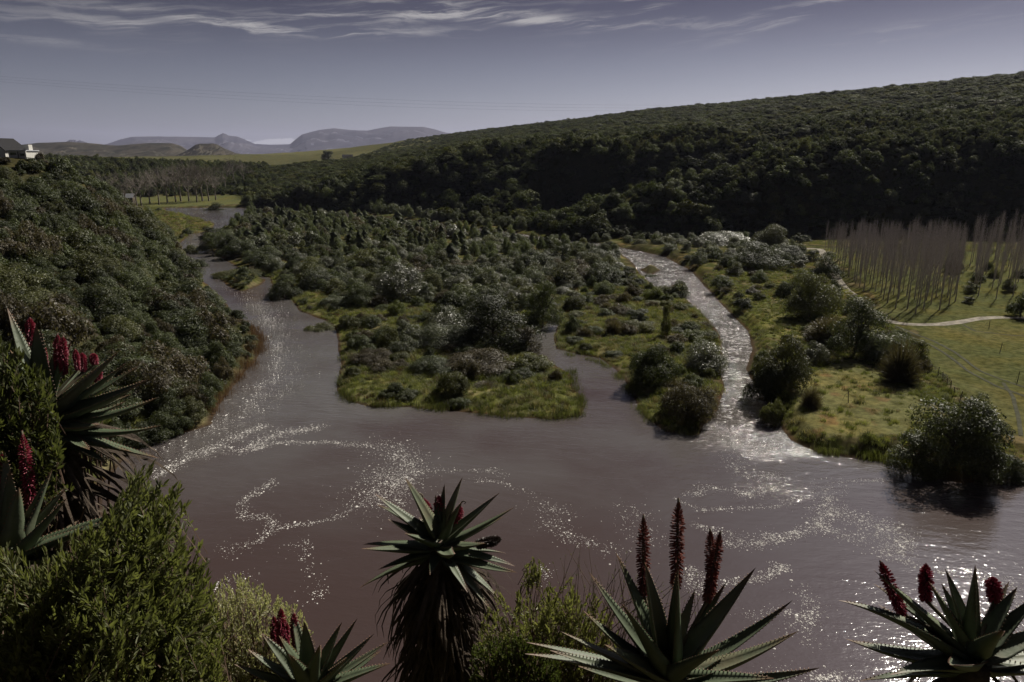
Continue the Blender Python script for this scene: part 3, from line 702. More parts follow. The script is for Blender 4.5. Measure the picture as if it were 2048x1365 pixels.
# ------------------------------------------------------------------ wooded slopes
GN_COL = {}
def instancer(name, label, pts, rad, hgt, idx, protos, kind='stuff'):
    """many alike plants that nobody could count: one object, a point per plant"""
    me = bpy.data.meshes.new(name); P = np.asarray(pts, np.float32); me.vertices.add(len(P)); me.vertices.foreach_set('co', P.ravel())
    for an, ty, dat in (('wide', 'FLOAT', rad), ('high', 'FLOAT', hgt), ('turn', 'FLOAT', rng.uniform(0, 6.28, len(P))), ('shape', 'INT', idx)):
        a = me.attributes.new(an, ty, 'POINT'); a.data.foreach_set('value', np.asarray(dat, np.int32 if ty == 'INT' else np.float32))
    o = link(name, me); tag(o, label, kind=kind)
    col = bpy.data.collections.new(name+'_shapes')
    for i, m in enumerate(protos):
        q = bpy.data.objects.new('%s_%02d' % (name, i), m); col.objects.link(q)
    ng = bpy.data.node_groups.new(name, 'GeometryNodeTree')
    ng.interface.new_socket('Geometry', in_out='INPUT', socket_type='NodeSocketGeometry'); ng.interface.new_socket('Geometry', in_out='OUTPUT', socket_type='NodeSocketGeometry')
    N, L = ng.nodes, ng.links
    gi, go = N.new('NodeGroupInput'), N.new('NodeGroupOutput'); ci = N.new('GeometryNodeCollectionInfo'); ci.inputs[0].default_value = col
    ci.inputs['Separate Children'].default_value = True; ci.inputs['Reset Children'].default_value = True
    ip = N.new('GeometryNodeInstanceOnPoints'); ip.inputs['Pick Instance'].default_value = True
    def attr(n, t='FLOAT'):
        a = N.new('GeometryNodeInputNamedAttribute'); a.data_type = t; a.inputs['Name'].default_value = n; return a.outputs[0]
    cs = N.new('ShaderNodeCombineXYZ'); w = attr('wide'); L.new(w, cs.inputs[0]); L.new(w, cs.inputs[1]); L.new(attr('high'), cs.inputs[2])
    cr = N.new('ShaderNodeCombineXYZ'); L.new(attr('turn'), cr.inputs[2])
    L.new(gi.outputs[0], ip.inputs['Points']); L.new(ci.outputs[0], ip.inputs['Instance']); L.new(attr('shape', 'INT'), ip.inputs['Instance Index'])
    L.new(cr.outputs[0], ip.inputs['Rotation']); L.new(cs.outputs[0], ip.inputs['Scale']); L.new(ip.outputs[0], go.inputs[0])
    md = o.modifiers.new('plants', 'NODES'); md.node_group = ng
    return o
if 'scrub_bush' in STUFF or 'thicket_tree' in STUFF or 'feathery_tree' in STUFF:
    for nm, lst in STUFF.items():
        ks = sorted({(q[3], q[4]) for q in lst}); pr = [crown_mesh(nm+'_s', k, 50+i, 2200, GREENS[g], M['bark']) for i, (k, g) in enumerate(ks)]
        REF = {'feather': 1.8, 'twig': 1.25, 'dome': 1.25, 'tall': 1.75, 'low': .72, 'open': 1.75}; WREF = {'feather': .5, 'twig': .95}
        instancer(nm+'_thicket', {'feathery_tree': 'mass of young feathery trees closing the upstream end of the island', 'scrub_bush': 'ankle deep tangle of scrub over the island flats'}.get(nm, 'unbroken thicket canopy over the back of the wide island'),
                  [q[0] for q in lst], [q[1]/WREF.get(q[3], 1) for q in lst], [q[2]/REF[q[3]] for q in lst], [ks.index((q[3], q[4])) for q in lst], pr)

def seen(P, hgt):
    """drop plants wholly hidden behind the relief"""
    top = P+np.stack([np.zeros(len(P)), np.zeros(len(P)), hgt+6.0], 1); ok = np.ones(len(P), bool)
    for t in np.linspace(.25, .97, 34):
        q = np.array([0, 0, CAMZ])*(1-t)+top*t
        ok &= (hills(q[:, 0], q[:, 1]) < q[:, 2]) | (np.hypot(q[:, 0], q[:, 1]) < 60)
    return ok
def wedge(x, y, k=.86): return (np.abs(x) < k*y+14)
def hillpts(n, box, d0, dk, extra=None, hmin=1.6, smin=1.0):
    def ok(x, y):
        o = wedge(x, y)
        o[o] &= hills(x[o], y[o]) > hmin
        o[o] &= shore(x[o], y[o]) > smin
        if extra is not None: o[o] &= extra(x[o], y[o])
        return o
    p = spread(n, box, lambda x, y: d0+dk*math.hypot(x, y), ok, r0)
    z = gza(p); return np.column_stack([p, z])
noland = lambda x, y: ~inside(x, y, LAWN) & ~inside(x, y, MARSH) & ~inside(x, y, ISL)
# slope below the house, nearest wood: single shrubs, the smaller far ones as a mass
HOUSE = at_y(45, 316, 200)
pl = hillpts(30000, (-260, -40, 62, 330), 1.3, .0055, lambda x, y: noland(x, y) & (x < -.28*y+8) & (np.hypot(x-HOUSE[0]+6, y-HOUSE[1]) > 9), -50, .6)
hh = np.where(r0.random(len(pl)) < .16, r0.uniform(4.2, 6.8, len(pl)), r0.uniform(1.3, 3.8, len(pl))); rd = hh*r0.uniform(.5, .8, len(pl))
hh[(pl[:, 2] > 29.5)] *= .85; hh[np.hypot(pl[:, 0]-HOUSE[0], pl[:, 1]-HOUSE[1]) < 20] *= .8
hh *= np.clip(shore(pl[:, 0], pl[:, 1])/6, .42, 1); rd = np.maximum(hh, 1.6)*r0.uniform(.55, .9, len(pl))
k = seen(pl, hh); pl, hh, rd = pl[k], hh[k], rd[k]
o = np.argsort(-hh/np.hypot(pl[:, 0], pl[:, 1])); pl, hh, rd = pl[o], hh[o], rd[o]
KL = [('dome', 'dark'), ('dome', 'mid'), ('tall', 'mid'), ('low', 'dark'), ('dome', 'olive'), ('tall', 'dark'), ('low', 'brown'), ('tall', 'olive'), ('low', 'mid'), ('open', 'dark')]
REFH = {'dome': 1.25, 'tall': 1.75, 'low': .72, 'open': 1.75}
sel = r0.integers(0, len(KL), len(pl))
for i in range(min(290, len(pl))):
    kd, g = KL[sel[i]]
    plant('slope_shrub', kd, g, pl[i], rd[i]*1.1, hh[i], '%s %s shrub on the steep wooded slope under the white house' % (FORM[kd], TONE[g]), 'shrub', 'shrubs on the slope below the house', int(sel[i]*131+i))
LOWP = [crown_mesh('canopy_shape', kd, 500+i, 2200, GREENS[g], M['bark']) for i, (kd, g) in enumerate(KL)]
if len(pl) > 290:
    q = slice(290, None)
    instancer('slope_thicket', 'dense evergreen thicket covering the steep slope under the white house', pl[q], rd[q]*1.1, hh[q]/np.array([REFH[KL[s][0]] for s in sel[q]]), sel[q], LOWP)
# hills across the river
ph = hillpts(120000, (-230, 460, 300, 600), 1.7, .0026, lambda x, y: noland(x, y) & (x > -.42*y+20))
hh = np.where(r0.random(len(ph)) < .16, r0.uniform(4.5, 8.5, len(ph)), r0.uniform(1.4, 4.0, len(ph)))*np.where(ph[:, 2] > 46, .6, 1); k = seen(ph, hh); ph, hh = ph[k], hh[k]
KH = [('dome', 'dark'), ('dome', 'mid'), ('tall', 'dark'), ('dome', 'olive'), ('tall', 'mid'), ('dome', 'grey')]
HP = [crown_mesh('canopy_shape', kd, 700+i, 1500, HILLG[g], M['bark']) for i, (kd, g) in enumerate(KH)]
def wood(name, label, P, H, wr=(.45, 1.0)):
    s = r0.integers(0, len(KH), len(P))
    instancer(name, label, P, H*r0.uniform(*wr, len(P)), H/np.array([REFH[KH[q][0]] for q in s]), s, HP)
wood('hillside_wood', 'dark evergreen wood covering the steep hillsides across the river', ph, hh)
pf = hillpts(150000, (-300, 1500, 480, 2100), 1.8, .0048, lambda x, y: (x > -.40*y+20))
hf = np.where(r0.random(len(pf)) < .12, r0.uniform(2.5, 4.2, len(pf)), r0.uniform(1.1, 2.4, len(pf))); k = seen(pf, hf); pf, hf = pf[k], hf[k]
wood('plateau_scrub', 'olive green scrub carpet over the broad hilltop', pf, hf, (1.3, 2.6))
pm = hillpts(16000, (-800, -150, 560, 1100), 4.0, .003, lambda x, y: noland(x, y) & (x < -.36*y+10) & (fbm(x, y, 120, 2, 77) > -.14))
hm = r0.uniform(4, 8, len(pm)); k = seen(pm, hm); pm, hm = pm[k], hm[k]
wood('valley_wood', 'evergreen wood on the low rise behind the riverside lawn', pm, hm)
print('COUNTS', cnt, {k: len(v) for k, v in STUFF.items()}, len(pl), len(ph), len(pf), len(pm))
# ------------------------------------------------------------------ leafless poplar plantation
def poplar_parts(seed):
    r = np.random.default_rng(seed); H = 17.0; mb = MB()
    z = np.linspace(-.4, H, 9); mb.tube(np.column_stack([np.cumsum(r.normal(size=9)*.05), np.cumsum(r.normal(size=9)*.05), z]), np.linspace(.17, .02, 9), 6)
    t = mb.mesh('trunk', [M['poplar']]); mb = MB(); n = 180
    z0 = H*(.26+.72*r.random(n)**.85); a = r.uniform(0, 6.283, n)
    L = (1.2+2.6*(1-(z0/H-.45)**2*2.2).clip(.2, 1))*r.uniform(.5, 1.1, n)*(1-.45*sstep(z0, H*.75, H))
    lean = r.uniform(.08, .26, n); d = np.stack([np.cos(a)*lean, np.sin(a)*lean, np.ones(n)], 1); d /= np.linalg.norm(d, axis=1)[:, None]
    b = np.stack([np.cos(a)*.05, np.sin(a)*.05, z0], 1)
    sub = r.random(n) < .6; off = np.stack([np.cos(a), np.sin(a), np.zeros(n)], 1)*(r.uniform(.1, .9, n)*sub)[:, None]; b = b+off
    e = b+d*L[:, None]+r.normal(size=(n, 3))*.12; s = np.cross(d, unit(n, r)); s /= np.linalg.norm(s, axis=1)[:, None]; w = .022
    V = np.stack([b-s*w, b+s*w, e+s*w*.4, e-s*w*.4], 1); mb.add(V.reshape(-1, 3), np.arange(4*n).reshape(-1, 4))
    return t, mb.mesh('branches', [M['poplar']])
POP = [poplar_parts(800+i) for i in range(4)]
def poplar(x, y, z, sc, seed, label, group):
    e = link('poplar_tree', None, None, (x, y, z)); k = sc*(.9+.2*((seed*.618) % 1)); e.scale = (k, k, sc*(.74+.5*((seed*.618) % 1))); e.rotation_euler = (0, 0, seed*1.7)
    tag(e, label, 'tree', group); t, b = POP[seed % 4]; link('trunk', t, e); link('branches', b, e)
GROVE = outline([(1640,508),(1683,556),(1766,632),(1830,642),(1906,638),(1915,590),(1925,520),(1890,506)])
c0 = at_z(1766, 632, 1)[:2]; ux = np.array([.995, -.10]); uy = np.array([.30, .954]); ii = 0; gp = []
for j in range(-1, 34):
    for i in range(-14, 34):
        q = c0+ux*i*3.5+uy*j*5.8+r0.normal(size=2)*.25
        gp.append(q)
gp = np.array(gp); gp = gp[inside(gp[:, 0], gp[:, 1], GROVE)]; gp = gp[r0.random(len(gp)) > .12]; gp = gp[np.argsort(gp[:, 1])][:280]; gzs = gza(gp)
for i, (x, y) in enumerate(gp): poplar(x, y, gzs[i]-.1, float(np.interp(y, [160, 195, 230, 285], [1.02, .93, .76, .52])), i, 'tall leafless poplar in the dense block planted beside the farm track', 'poplars of the dense block')
G2 = outline([(1935,520),(1925,600),(1975,612),(2060,600),(2190,560),(2160,512),(1990,505)])
g2 = spread(1500, (120, 260, 170, 300), lambda x, y: 3.9, lambda x, y: inside(x, y, G2), r0); gzs = gza(g2)
for i, (x, y) in enumerate(g2): poplar(x, y, gzs[i]-.1, .86, i+3, 'tall leafless poplar in the loose stand beyond the dense block', 'poplars of the loose stand')
# undergrowth of the loose stand
for i, (u, v, w, h) in enumerate([(1940,590,34,22),(1955,570,30,20),(1985,560,30,18),(1935,612,24,14),(2015,590,30,22),(1975,545,26,16),(2040,560,30,20)]):
    px_plant(u, v, w, h*1.5, ('open', 'dome', 'twig')[i % 3], 'dark' if i % 2 else 'olive', 'undergrowth_bush', 'dark low bush among the trunks of the loose poplar stand' if i % 2 else 'olive low bush among the trunks of the loose poplar stand', 'shrub', 'bushes under the loose poplars', i*5)
# broad leafless trees along the far lawn
def bare_tree(seed):
    r = np.random.default_rng(seed); tk, br = MB(), MB()
    tk.tube([[0, 0, -.4], [.1, 0, 2.5], [.1, .15, 5], [0, .1, 8]], [.36, .28, .2, .1], 7)
    def grow(p, d, L, rad, lev):
        m = p+d*L*.5+r.normal(size=3)*L*.05; e = p+d*L+r.normal(size=3)*L*.07
        br.tube([p, m, e], [rad, rad*.75, rad*.5], 4 if lev < 2 else 3, cap=False)
        if lev < 4:
            for k in range(4 if lev < 3 else 5):
                nd = d+r.normal(size=3)*.55+[0, 0, .18]; nd /= np.linalg.norm(nd)
                grow(p+(e-p)*r.uniform(.5, 1), nd, L*r.uniform(.55, .78), rad*.5, lev+1)
    for k in range(6):
        a = k*1.05+r.uniform(-.3, .3); d = np.array([math.cos(a)*.6, math.sin(a)*.6, .8]); grow(np.array([.08, .08, r.uniform(3, 6.5)]), d/np.linalg.norm(d), r.uniform(4, 5.5), .13, 1)
    return tk.mesh('trunk', [M['greybark']]), br.mesh('branches', [M['greybark']])
BT = [bare_tree(40), bare_tree(41), bare_tree(42)]
for i, (u, v, h) in enumerate([(222,402,52),(252,408,50),(275,414,58),(283,410,64),(300,406,60),(318,408,62),(335,405,66),(352,404,64),(362,402,70),(378,402,66),(394,404,62),(405,402,70),(418,402,66),(432,400,56),(452,388,46),(470,384,46),(490,384,42)]):
    p = at_z(u, v, 1.5); zc = p[1]*.965+9.6; k = h*zc/F/13.5; e = link('bare_tree', None, None, (p[0], p[1], gz(p[0], p[1])-.1)); e.scale = (k, k, k); e.rotation_euler = (0, 0, i*1.3)
    tag(e, 'leafless grey winter tree standing along the sunny riverside lawn', 'tree', 'leafless trees by the lawn'); t, b = BT[i % 3]; link('trunk', t, e); link('branches', b, e)
for i, (u, v, w, h) in enumerate([(280,424,16,12),(318,422,14,9),(348,420,9,6),(310,440,14,9),(375,468,24,18),(455,470,30,22),(250,412,20,14)]):
    px_plant(u, v, w, h, 'low', 'dark', 'marsh_bush', 'small dark bush dotted over the yellowish river marsh', 'shrub', 'bushes on the river marsh', i*3)
# hilltop landmark tree
p = at_y(655, 297, 1250); p[2] = gz(p[0], p[1]); plant('hilltop_tree', 'open', 'dark', p, 16, 24, 'lone umbrella shaped tree on the skyline beside the far field', 'tree', None, 3)
for i, (u, v, Y, w, h) in enumerate([(70,300,260,3.0,4.2),(92,302,330,6,6),(120,302,340,6.5,6),(145,300,350,4,7),(12,300,260,4,4)]):
    p = at_y(u, v, Y); p[2] = gz(p[0], p[1]); plant('garden_tree', 'dome', 'dark', p, w, h, 'dark garden tree on the crest behind the white house', 'tree', 'garden trees behind the house', i)

# ------------------------------------------------------------------ buildings
M['plaster'] = simple('white_plaster', (.55, .54, .50), .8, .1, 1.5, .2); M['slate'] = simple('dark_slate', (.030, .030, .032), .95, .2, 4, .05)
M['glass'] = simple('window_glass', (.02, .025, .03), .08, .1, 1, .6); M['tin'] = simple('pale_tin', (.40, .41, .43), .45, .12, 2, .5)
M['wood'] = simple('weathered_wood', (.10, .085, .065), .9, .3, 8, .1)
def part(par, name, mat, fn):
    mb = MB(); fn(mb); return link(name, mb.mesh(name, [mat]), par)
def gable(mb, x0, x1, y0, y1, z0, z1, ov=.5):     # ridge along y
    xm = (x0+x1)/2; t = .22
    for (a, b) in ((x0-ov, xm), (xm, x1+ov)):
        za, zb = (z0, z1) if b == xm else (z1, z0)
        if b == xm: za = z0-ov*(z1-z0)/(xm-x0)
        else: zb = z0-ov*(z1-z0)/(x1-xm)
        V = [[a, y0-ov, za], [b, y0-ov, zb], [b, y1+ov, zb], [a, y1+ov, za]]; V += [[q[0], q[1], q[2]+t] for q in V]
        mb.add(V, [[3, 2, 1, 0], [4, 5, 6, 7], [0, 1, 5, 4], [1, 2, 6, 5], [2, 3, 7, 6], [3, 0, 4, 7]])
def build_house():
    hx, hy = HOUSE[0], HOUSE[1]; z0 = gz(hx, hy)-.6; e = link('house', None, None, (hx, hy, z0)); s = 200/F*.975
    tag(e, 'white plastered house with dark steep roof and flat roofed wing on the crest', 'house')
    X = lambda u: (u-58)*s*.7
    zr = CAMZ-z0
    Z = lambda v: zr+(310-v)*s*.85
    part(e, 'wing_wall', M['plaster'], lambda m: m.box(((X(24)+X(74))/2, 2, Z(300)/2), (X(74)-X(24), 5, Z(300))))
    w = part(e, 'wing_roof', M['tin'], lambda m: m.box(((X(22)+X(77))/2, 2, Z(299)+.02), (X(77)-X(22), 5.7, .28)))
    part(w, 'chimney', M['plaster'], lambda m: m.box(((X(55)+X(70))/2, 2.4, (Z(299)+Z(287))/2+.18), (X(70)-X(55), 1.6, Z(287)-Z(299))))
    part(e, 'downpipe', M['slate'], lambda m: m.tube([[X(52), -.62, 0], [X(52), -.62, Z(301)]], .12, 6))
    part(e, 'corner_post', M['plaster'], lambda m: m.box((X(75), -.8, Z(299)/2-.1), (.3, .3, Z(299)-.2)))
    gl = part(e, 'window', M['plaster'], lambda m: m.box((X(38.5), -.53, Z(306)), (2.0, .12, .95))); part(gl, 'pane', M['glass'], lambda m: m.box((X(38.5), -.6, Z(306)), (1.7, .06, .7)))
    gl = part(e, 'window', M['plaster'], lambda m: m.box((X(64), -.53, Z(308)), (1.6, .12, .95))); part(gl, 'pane', M['glass'], lambda m: m.box((X(64), -.6, Z(308)), (1.3, .06, .7)))
    x0, x1 = X(-64), X(8)
    part(e, 'main_wall', M['plaster'], lambda m: (m.box(((x0+x1)/2, 5, Z(297)/2), (x1-x0, 9, Z(297))), m.add([[x0, .5, Z(297)], [x1, .5, Z(297)], [(x0+x1)/2, .5, Z(273)], [x0, 9.5, Z(297)], [x1, 9.5, Z(297)], [(x0+x1)/2, 9.5, Z(273)]], [[0, 1, 4, 3]], [[0, 1, 2], [3, 5, 4]])))
    part(e, 'roof', M['slate'], lambda m: gable(m, x0, x1, .5, 9.5, Z(297)+.05, Z(272)))
build_house()
def small_house(name, label, u, v, Y, w, h, rz, mat_w, mat_r):
    p = at_y(u, v, Y); p[2] = gz(p[0], p[1])-.3; e = link(name, None, None, p); e.rotation_euler = (0, 0, rz); tag(e, label, 'building')
    part(e, 'wall', mat_w, lambda m: m.box((0, 0, h*.35), (w, w*.6, h*.7)))
    part(e, 'roof', mat_r, lambda m: gable(m, -w*.3, w*.3, -w*.5, w*.5, h*.7, h*1.05, .6)).rotation_euler = (0, 0, math.pi/2)
    part(e, 'door', M['glass'], lambda m: m.box((0, -w*.3-.03, h*.27), (w*.1, .08, h*.5))); part(e, 'window', M['glass'], lambda m: m.box((w*.3, -w*.3-.03, h*.42), (w*.15, .08, h*.22)))
    return p
small_house('shed', 'pale tin roofed shed sunk among the trees of the valley wood', 245, 326, 560, 10, 7.5, .1, M['wood'], M['tin'])
small_house('farmhouse', 'tiny farmhouse on the skyline beyond the lone umbrella tree', 694, 297, 1300, 18, 9, .3, M['plaster'], M['slate'])

# ------------------------------------------------------------------ power line
M['cable'] = simple('cable', (.06, .06, .065), .6, .1)
def pole(u, v, Y, h, label):
    p = at_y(u, v, Y); p[2] = gz(p[0], p[1])-.5; e = link('power_pole', None, None, p); tag(e, label, 'power pole')
    part(e, 'mast', M['wood'], lambda m: m.tube([[0, 0, 0], [0, 0, h*.5], [0, 0, h]], [.2, .17, .13], 8))
    part(e, 'crossarm', M['wood'], lambda m: m.box((0, 0, h-1.6), (4.2, .22, .26)))
    for k in (-1, 0, 1): part(e, 'insulator', M['plaster'], lambda m: m.tube([[1.9*k, 0, h-1.45], [1.9*k, 0, h-1.0]], [.12, .07], 6))
    return np.array([p[0], p[1], p[2]+h-1.0])
A = pole(1987, 232, 392, 19, 'lone wooden power pole above the black slope')
B = np.array([-330., 250, 0]); B[2] = gz(-330, 250)-.5
e = link('power_pole', None, None, tuple(B)); tag(e, 'wooden power pole on the high ground beyond the white house', 'power pole')
part(e, 'mast', M['wood'], lambda m: m.tube([[0, 0, 0], [0, 0, 10], [0, 0, 19]], [.2, .17, .13], 8)); part(e, 'crossarm', M['wood'], lambda m: m.box((0, 0, 17.4), (4.2, .22, .26)))
B[2] += 18
for k, lab in ((-1, 'upper'), (0, 'middle'), (1, 'lower')):
    t = np.linspace(0, 1, 60)[:, None]; q = B*(1-t)+A*t+np.array([0, k*1.9, 0]); q[:, 2] -= 4*(14+k*1.1)*(t*(1-t))[:, 0]+k*.2*np.sin(t[:, 0]*math.pi)
    mb = MB(); mb.tube(q, .017, 4); tag(link('power_cable', mb.mesh('power_cable', [M['cable']])), 'thin sagging %s power cable spanning the valley sky' % lab, 'cable', 'cables of the power line')

# ------------------------------------------------------------------ farm track, wheel ruts, fence, stakes
def ribbon(name, label, px, w, mat, dz, z=1.2, steps=90, wob=.15):
    P = np.array([at_z(u, v, z)[:2] for u, v in px]); d = np.concatenate([[0], np.cumsum(np.linalg.norm(np.diff(P, axis=0), axis=1))])
    t = np.linspace(0, d[-1], steps); C = np.stack([np.interp(t, d, P[:, 0]), np.interp(t, d, P[:, 1])], 1)
    for _ in range(6): C[1:-1] = (C[:-2]+2*C[1:-1]+C[2:])/4
    T = np.gradient(C, axis=0); T /= np.linalg.norm(T, axis=1)[:, None]; S = np.stack([-T[:, 1], T[:, 0]], 1); ks = np.linspace(-1, 1, 5)
    ww = w*(1+wob*3*fbm(C[:, 0], C[:, 1], 5, 2, 60))
    V = np.concatenate([C+S*(ww*k*.5)[:, None] for k in ks]); Z = gza(V)+dz; n = steps
    q = [[a*n+i, a*n+i+1, (a+1)*n+i+1, (a+1)*n+i] for a in range(4) for i in range(n-1)]
    tag(link(name, mesh_np(name, np.column_stack([V, Z]), q, None, [mat], True)), label, kind='structure')
ribbon('farm_track', 'pale dirt farm track curving round the poplar block', [(1540,512),(1590,503),(1640,500),(1662,540),(1684,578),(1715,605),(1745,632),(1775,650),(1830,656),(1900,652),(1960,640),(2010,636),(2080,642)], 2.5, M['track'], .05)
for k, (a, b) in enumerate((([(1790,655),(1850,680),(1910,712),(1960,748),(2000,765),(2060,785)], 'inner'), ([(1785,661),(1845,688),(1900,720),(1945,755),(1990,778),(2060,803)], 'outer'), ([(1925,652),(1950,665),(2000,672),(2070,677)], 'upper'), ([(2005,772),(2025,800),(2035,840),(2040,880)], 'turning'))):
    ribbon('wheel_rut', '%s dark wheel rut worn across the green pasture' % b, a, .55, M['rut'], .045, 1.3, 70, .05)
def build_fence():
    px = [(1838,716),(1850,735),(1880,762),(1905,795),(1940,830),(1975,858),(2020,890),(2065,915),(2130,950)]
    P = np.array([at_z(u, v, 1.3)[:2] for u, v in px]); d = np.concatenate([[0], np.cumsum(np.linalg.norm(np.diff(P, axis=0), axis=1))])
    t = np.arange(0, d[-1], 2.6); C = np.stack([np.interp(t, d, P[:, 0]), np.interp(t, d, P[:, 1])], 1)+r0.normal(size=(len(t), 2))*.08; Z = gza(C)
    e = link('fence', None, None, (C[0, 0], C[0, 1], Z[0])); tag(e, 'leaning wooden post and wire fence between the tan meadow and the pasture', 'fence')
    mb = MB(); mb.tube([[0, 0, -.3], [.02, 0, .6], [.03, .02, 1.35]], [.075, .07, .06], 6); pm = mb.mesh('post', [M['wood']])
    for i in range(len(C)):
        o = link('post', pm, e); o.location = (C[i, 0]-C[0, 0], C[i, 1]-C[0, 1], Z[i]-Z[0]); o.rotation_euler = tuple(r0.normal(size=2)*.06)+(0,); o.scale = (1, 1, r0.uniform(.85, 1.15))
    for h in (.45, .8, 1.15):
        q = np.column_stack([C-C[0], Z-Z[0]+h]); mb = MB(); mb.tube(q, .012, 3); link('wire', mb.mesh('wire', [M['cable']]), e)
build_fence()
for i, (u, v, lab) in enumerate(((1998,712,'beside the crossing of wheel ruts'), (2033,770,'at the lower wheel ruts'), (1977,660,'at the upper wheel rut'), (1696,812,'in the tan meadow'))):
    p = at_z(u, v, 1.3); e = link('wooden_stake', None, None, (p[0], p[1], gz(p[0], p[1])-.2)); e.rotation_euler = (.05*i, .06, i)
    tag(e, 'thin wooden stake '+lab, 'stake'); part(e, 'post', M['wood'], lambda m: m.tube([[0, 0, 0], [.03, 0, 1], [.02, .04, 2.1]], [.07, .06, .05], 6)); part(e, 'tie', M['cable'], lambda m: m.tube([[0, 0, 1.8], [.5, .1, 1.5], [.9, .2, .6]], .02, 4))

# ------------------------------------------------------------------ reeds, grass tussocks, foam
def blades(mb, B, H, lean, w, r, m=0):
    n = len(B); a = r.uniform(0, 6.283, n); d = np.stack([np.cos(a), np.sin(a), np.zeros(n)], 1)*(lean*r.uniform(.2, 1, n)*H)[:, None]
    s = np.stack([-np.sin(a), np.cos(a), np.zeros(n)], 1)*w; up = np.array([0, 0, 1.])*H[:, None]
    V = np.stack([B-s, B+s, B+d*.3+up*.6+s*.7, B+d*.3+up*.6-s*.7, B+d+up], 1); i = np.arange(n)[:, None]*5
    mb.add(V.reshape(-1, 3), i+np.array([[0, 1, 2, 3]]), i+np.array([[3, 2, 4]]), m)
M['reed'] = leafmat('reed_blades', (.070, .078, .030), .4, .35, .6, .2); M['redreed'] = leafmat('russet_reeds', (.085, .050, .034), .35, .3, .7, .2)
M['turf'] = leafmat('grass_blades', (.125, .152, .038), .4, .4, .6, .2, .8, (.20, .21, .085)); M['straw'] = leafmat('straw_blades', (.20, .175, .10), .35, .35, .7, .2)
def reeds(name, label, px, n, spread_, h, mat, inset=.3):
    r = np.random.default_rng(len(px)*97+n); P = outline(px); d = np.concatenate([[0], np.cumsum(np.linalg.norm(np.diff(P, axis=0), axis=1))])
    t = r.uniform(0, d[-1], n); dens = vnoise(t/1.7, t*0, 5); t = t[dens > .32]
    B = np.stack([np.interp(t, d, P[:, 0]), np.interp(t, d, P[:, 1])], 1)+r.normal(size=(len(t), 2))*spread_; z = np.maximum(gza(B), -.15)-.05
    k = z < 1.6; B, z = B[k], z[k]
    mb = MB(); blades(mb, np.column_stack([B, z]), h*r.uniform(.5, 1.1, len(B)), .22, .025, r); tag(link(name, mb.mesh(name, [mat])), label, kind='stuff')
reeds('reed_fringe', 'dark green reeds standing in the shallows along the island tip', [(684,750),(684,790),(700,803),(750,814),(820,815),(900,823),(1000,833),(1100,839),(1158,833),(1163,800),(1146,768),(1146,742)], 5200, .55, 1.15, M['reed'])
reeds('lobe_reeds', 'reeds fringing the small mossy lobe of the island', [(1105,700),(1150,714),(1200,725),(1232,748),(1252,772),(1272,812),(1300,843),(1340,863),(1392,870)], 3000, .5, 1.0, M['reed'])
reeds('bank_reeds', 'short reeds along the undercut bank below the tan meadow', [(1590,884),(1640,906),(1720,917),(1800,927),(1850,950),(1990,946),(2050,962),(2150,985)], 3600, .5, 1.0, M['reed'])
reeds('russet_reeds', 'russet brown reed bed on the point below the wooded slope', [(415,850),(436,800),(470,762),(505,726),(524,686),(508,664),(492,650)], 4200, .9, 1.7, M['redreed'])
def tussock(seed, mat, n=70):
    r = np.random.default_rng(seed); mb = MB(); B = np.column_stack([r.normal(size=(n, 2))*.3, np.zeros(n)-.03]); blades(mb, B, r.uniform(.25, .6, n), 1.0, .022, r); return mb.mesh('tussock', [mat])
TP = [tussock(1, M['turf']), tussock(2, M['turf']), tussock(3, M['straw']), tussock(4, M['reed']), tussock(5, M['redreed'], 40)]
def tuss(name, label, n, box, ok, w=(.7, 1.5), probs=(.36, .26, .15, .16, .07)):
    x = r0.uniform(box[0], box[1], n); y = r0.uniform(box[2], box[3], n); k = ok(x, y); x, y = x[k], y[k]; z, s, _, _ = ground(x, y); k = s > .1; x, y, z = x[k], y[k], z[k]
    i = r0.choice(5, len(x), p=probs); sc = r0.uniform(*w, len(x))*(.6+1.0*(fbm(x, y, 6, 3, 91)+.5))
    instancer(name, label, np.column_stack([x, y, z]), sc, sc*r0.uniform(.6, 1.3, len(x)), i, TP)
tuss('island_grass', 'lush tussock grass and moss over the open flats of the island', 26000, (-85, 75, 92, 235), lambda x, y: inside(x, y, ISL) & (y < 235))
tuss('meadow_grass', 'rough grass along the bank beside the glittering channel', 15000, (30, 115, 75, 250), lambda x, y: inside(x, y, outline([(1400,560),(1520,690),(1510,745),(1600,890),(1640,905),(1850,955),(2060,965),(1980,865),(1850,735),(1775,655),(1690,590),(1560,520)])) & ~(inside(x, y, MEADOW) & (r0.random(len(x)) < .8)), (.5, 1.1))
tuss('marsh_grass', 'yellow green marsh grass on the flat beside the upstream river', 5000, (-260, -120, 300, 520), lambda x, y: inside(x, y, MARSH), (1.2, 2.4), (.5, .1, .15, .05, .2))

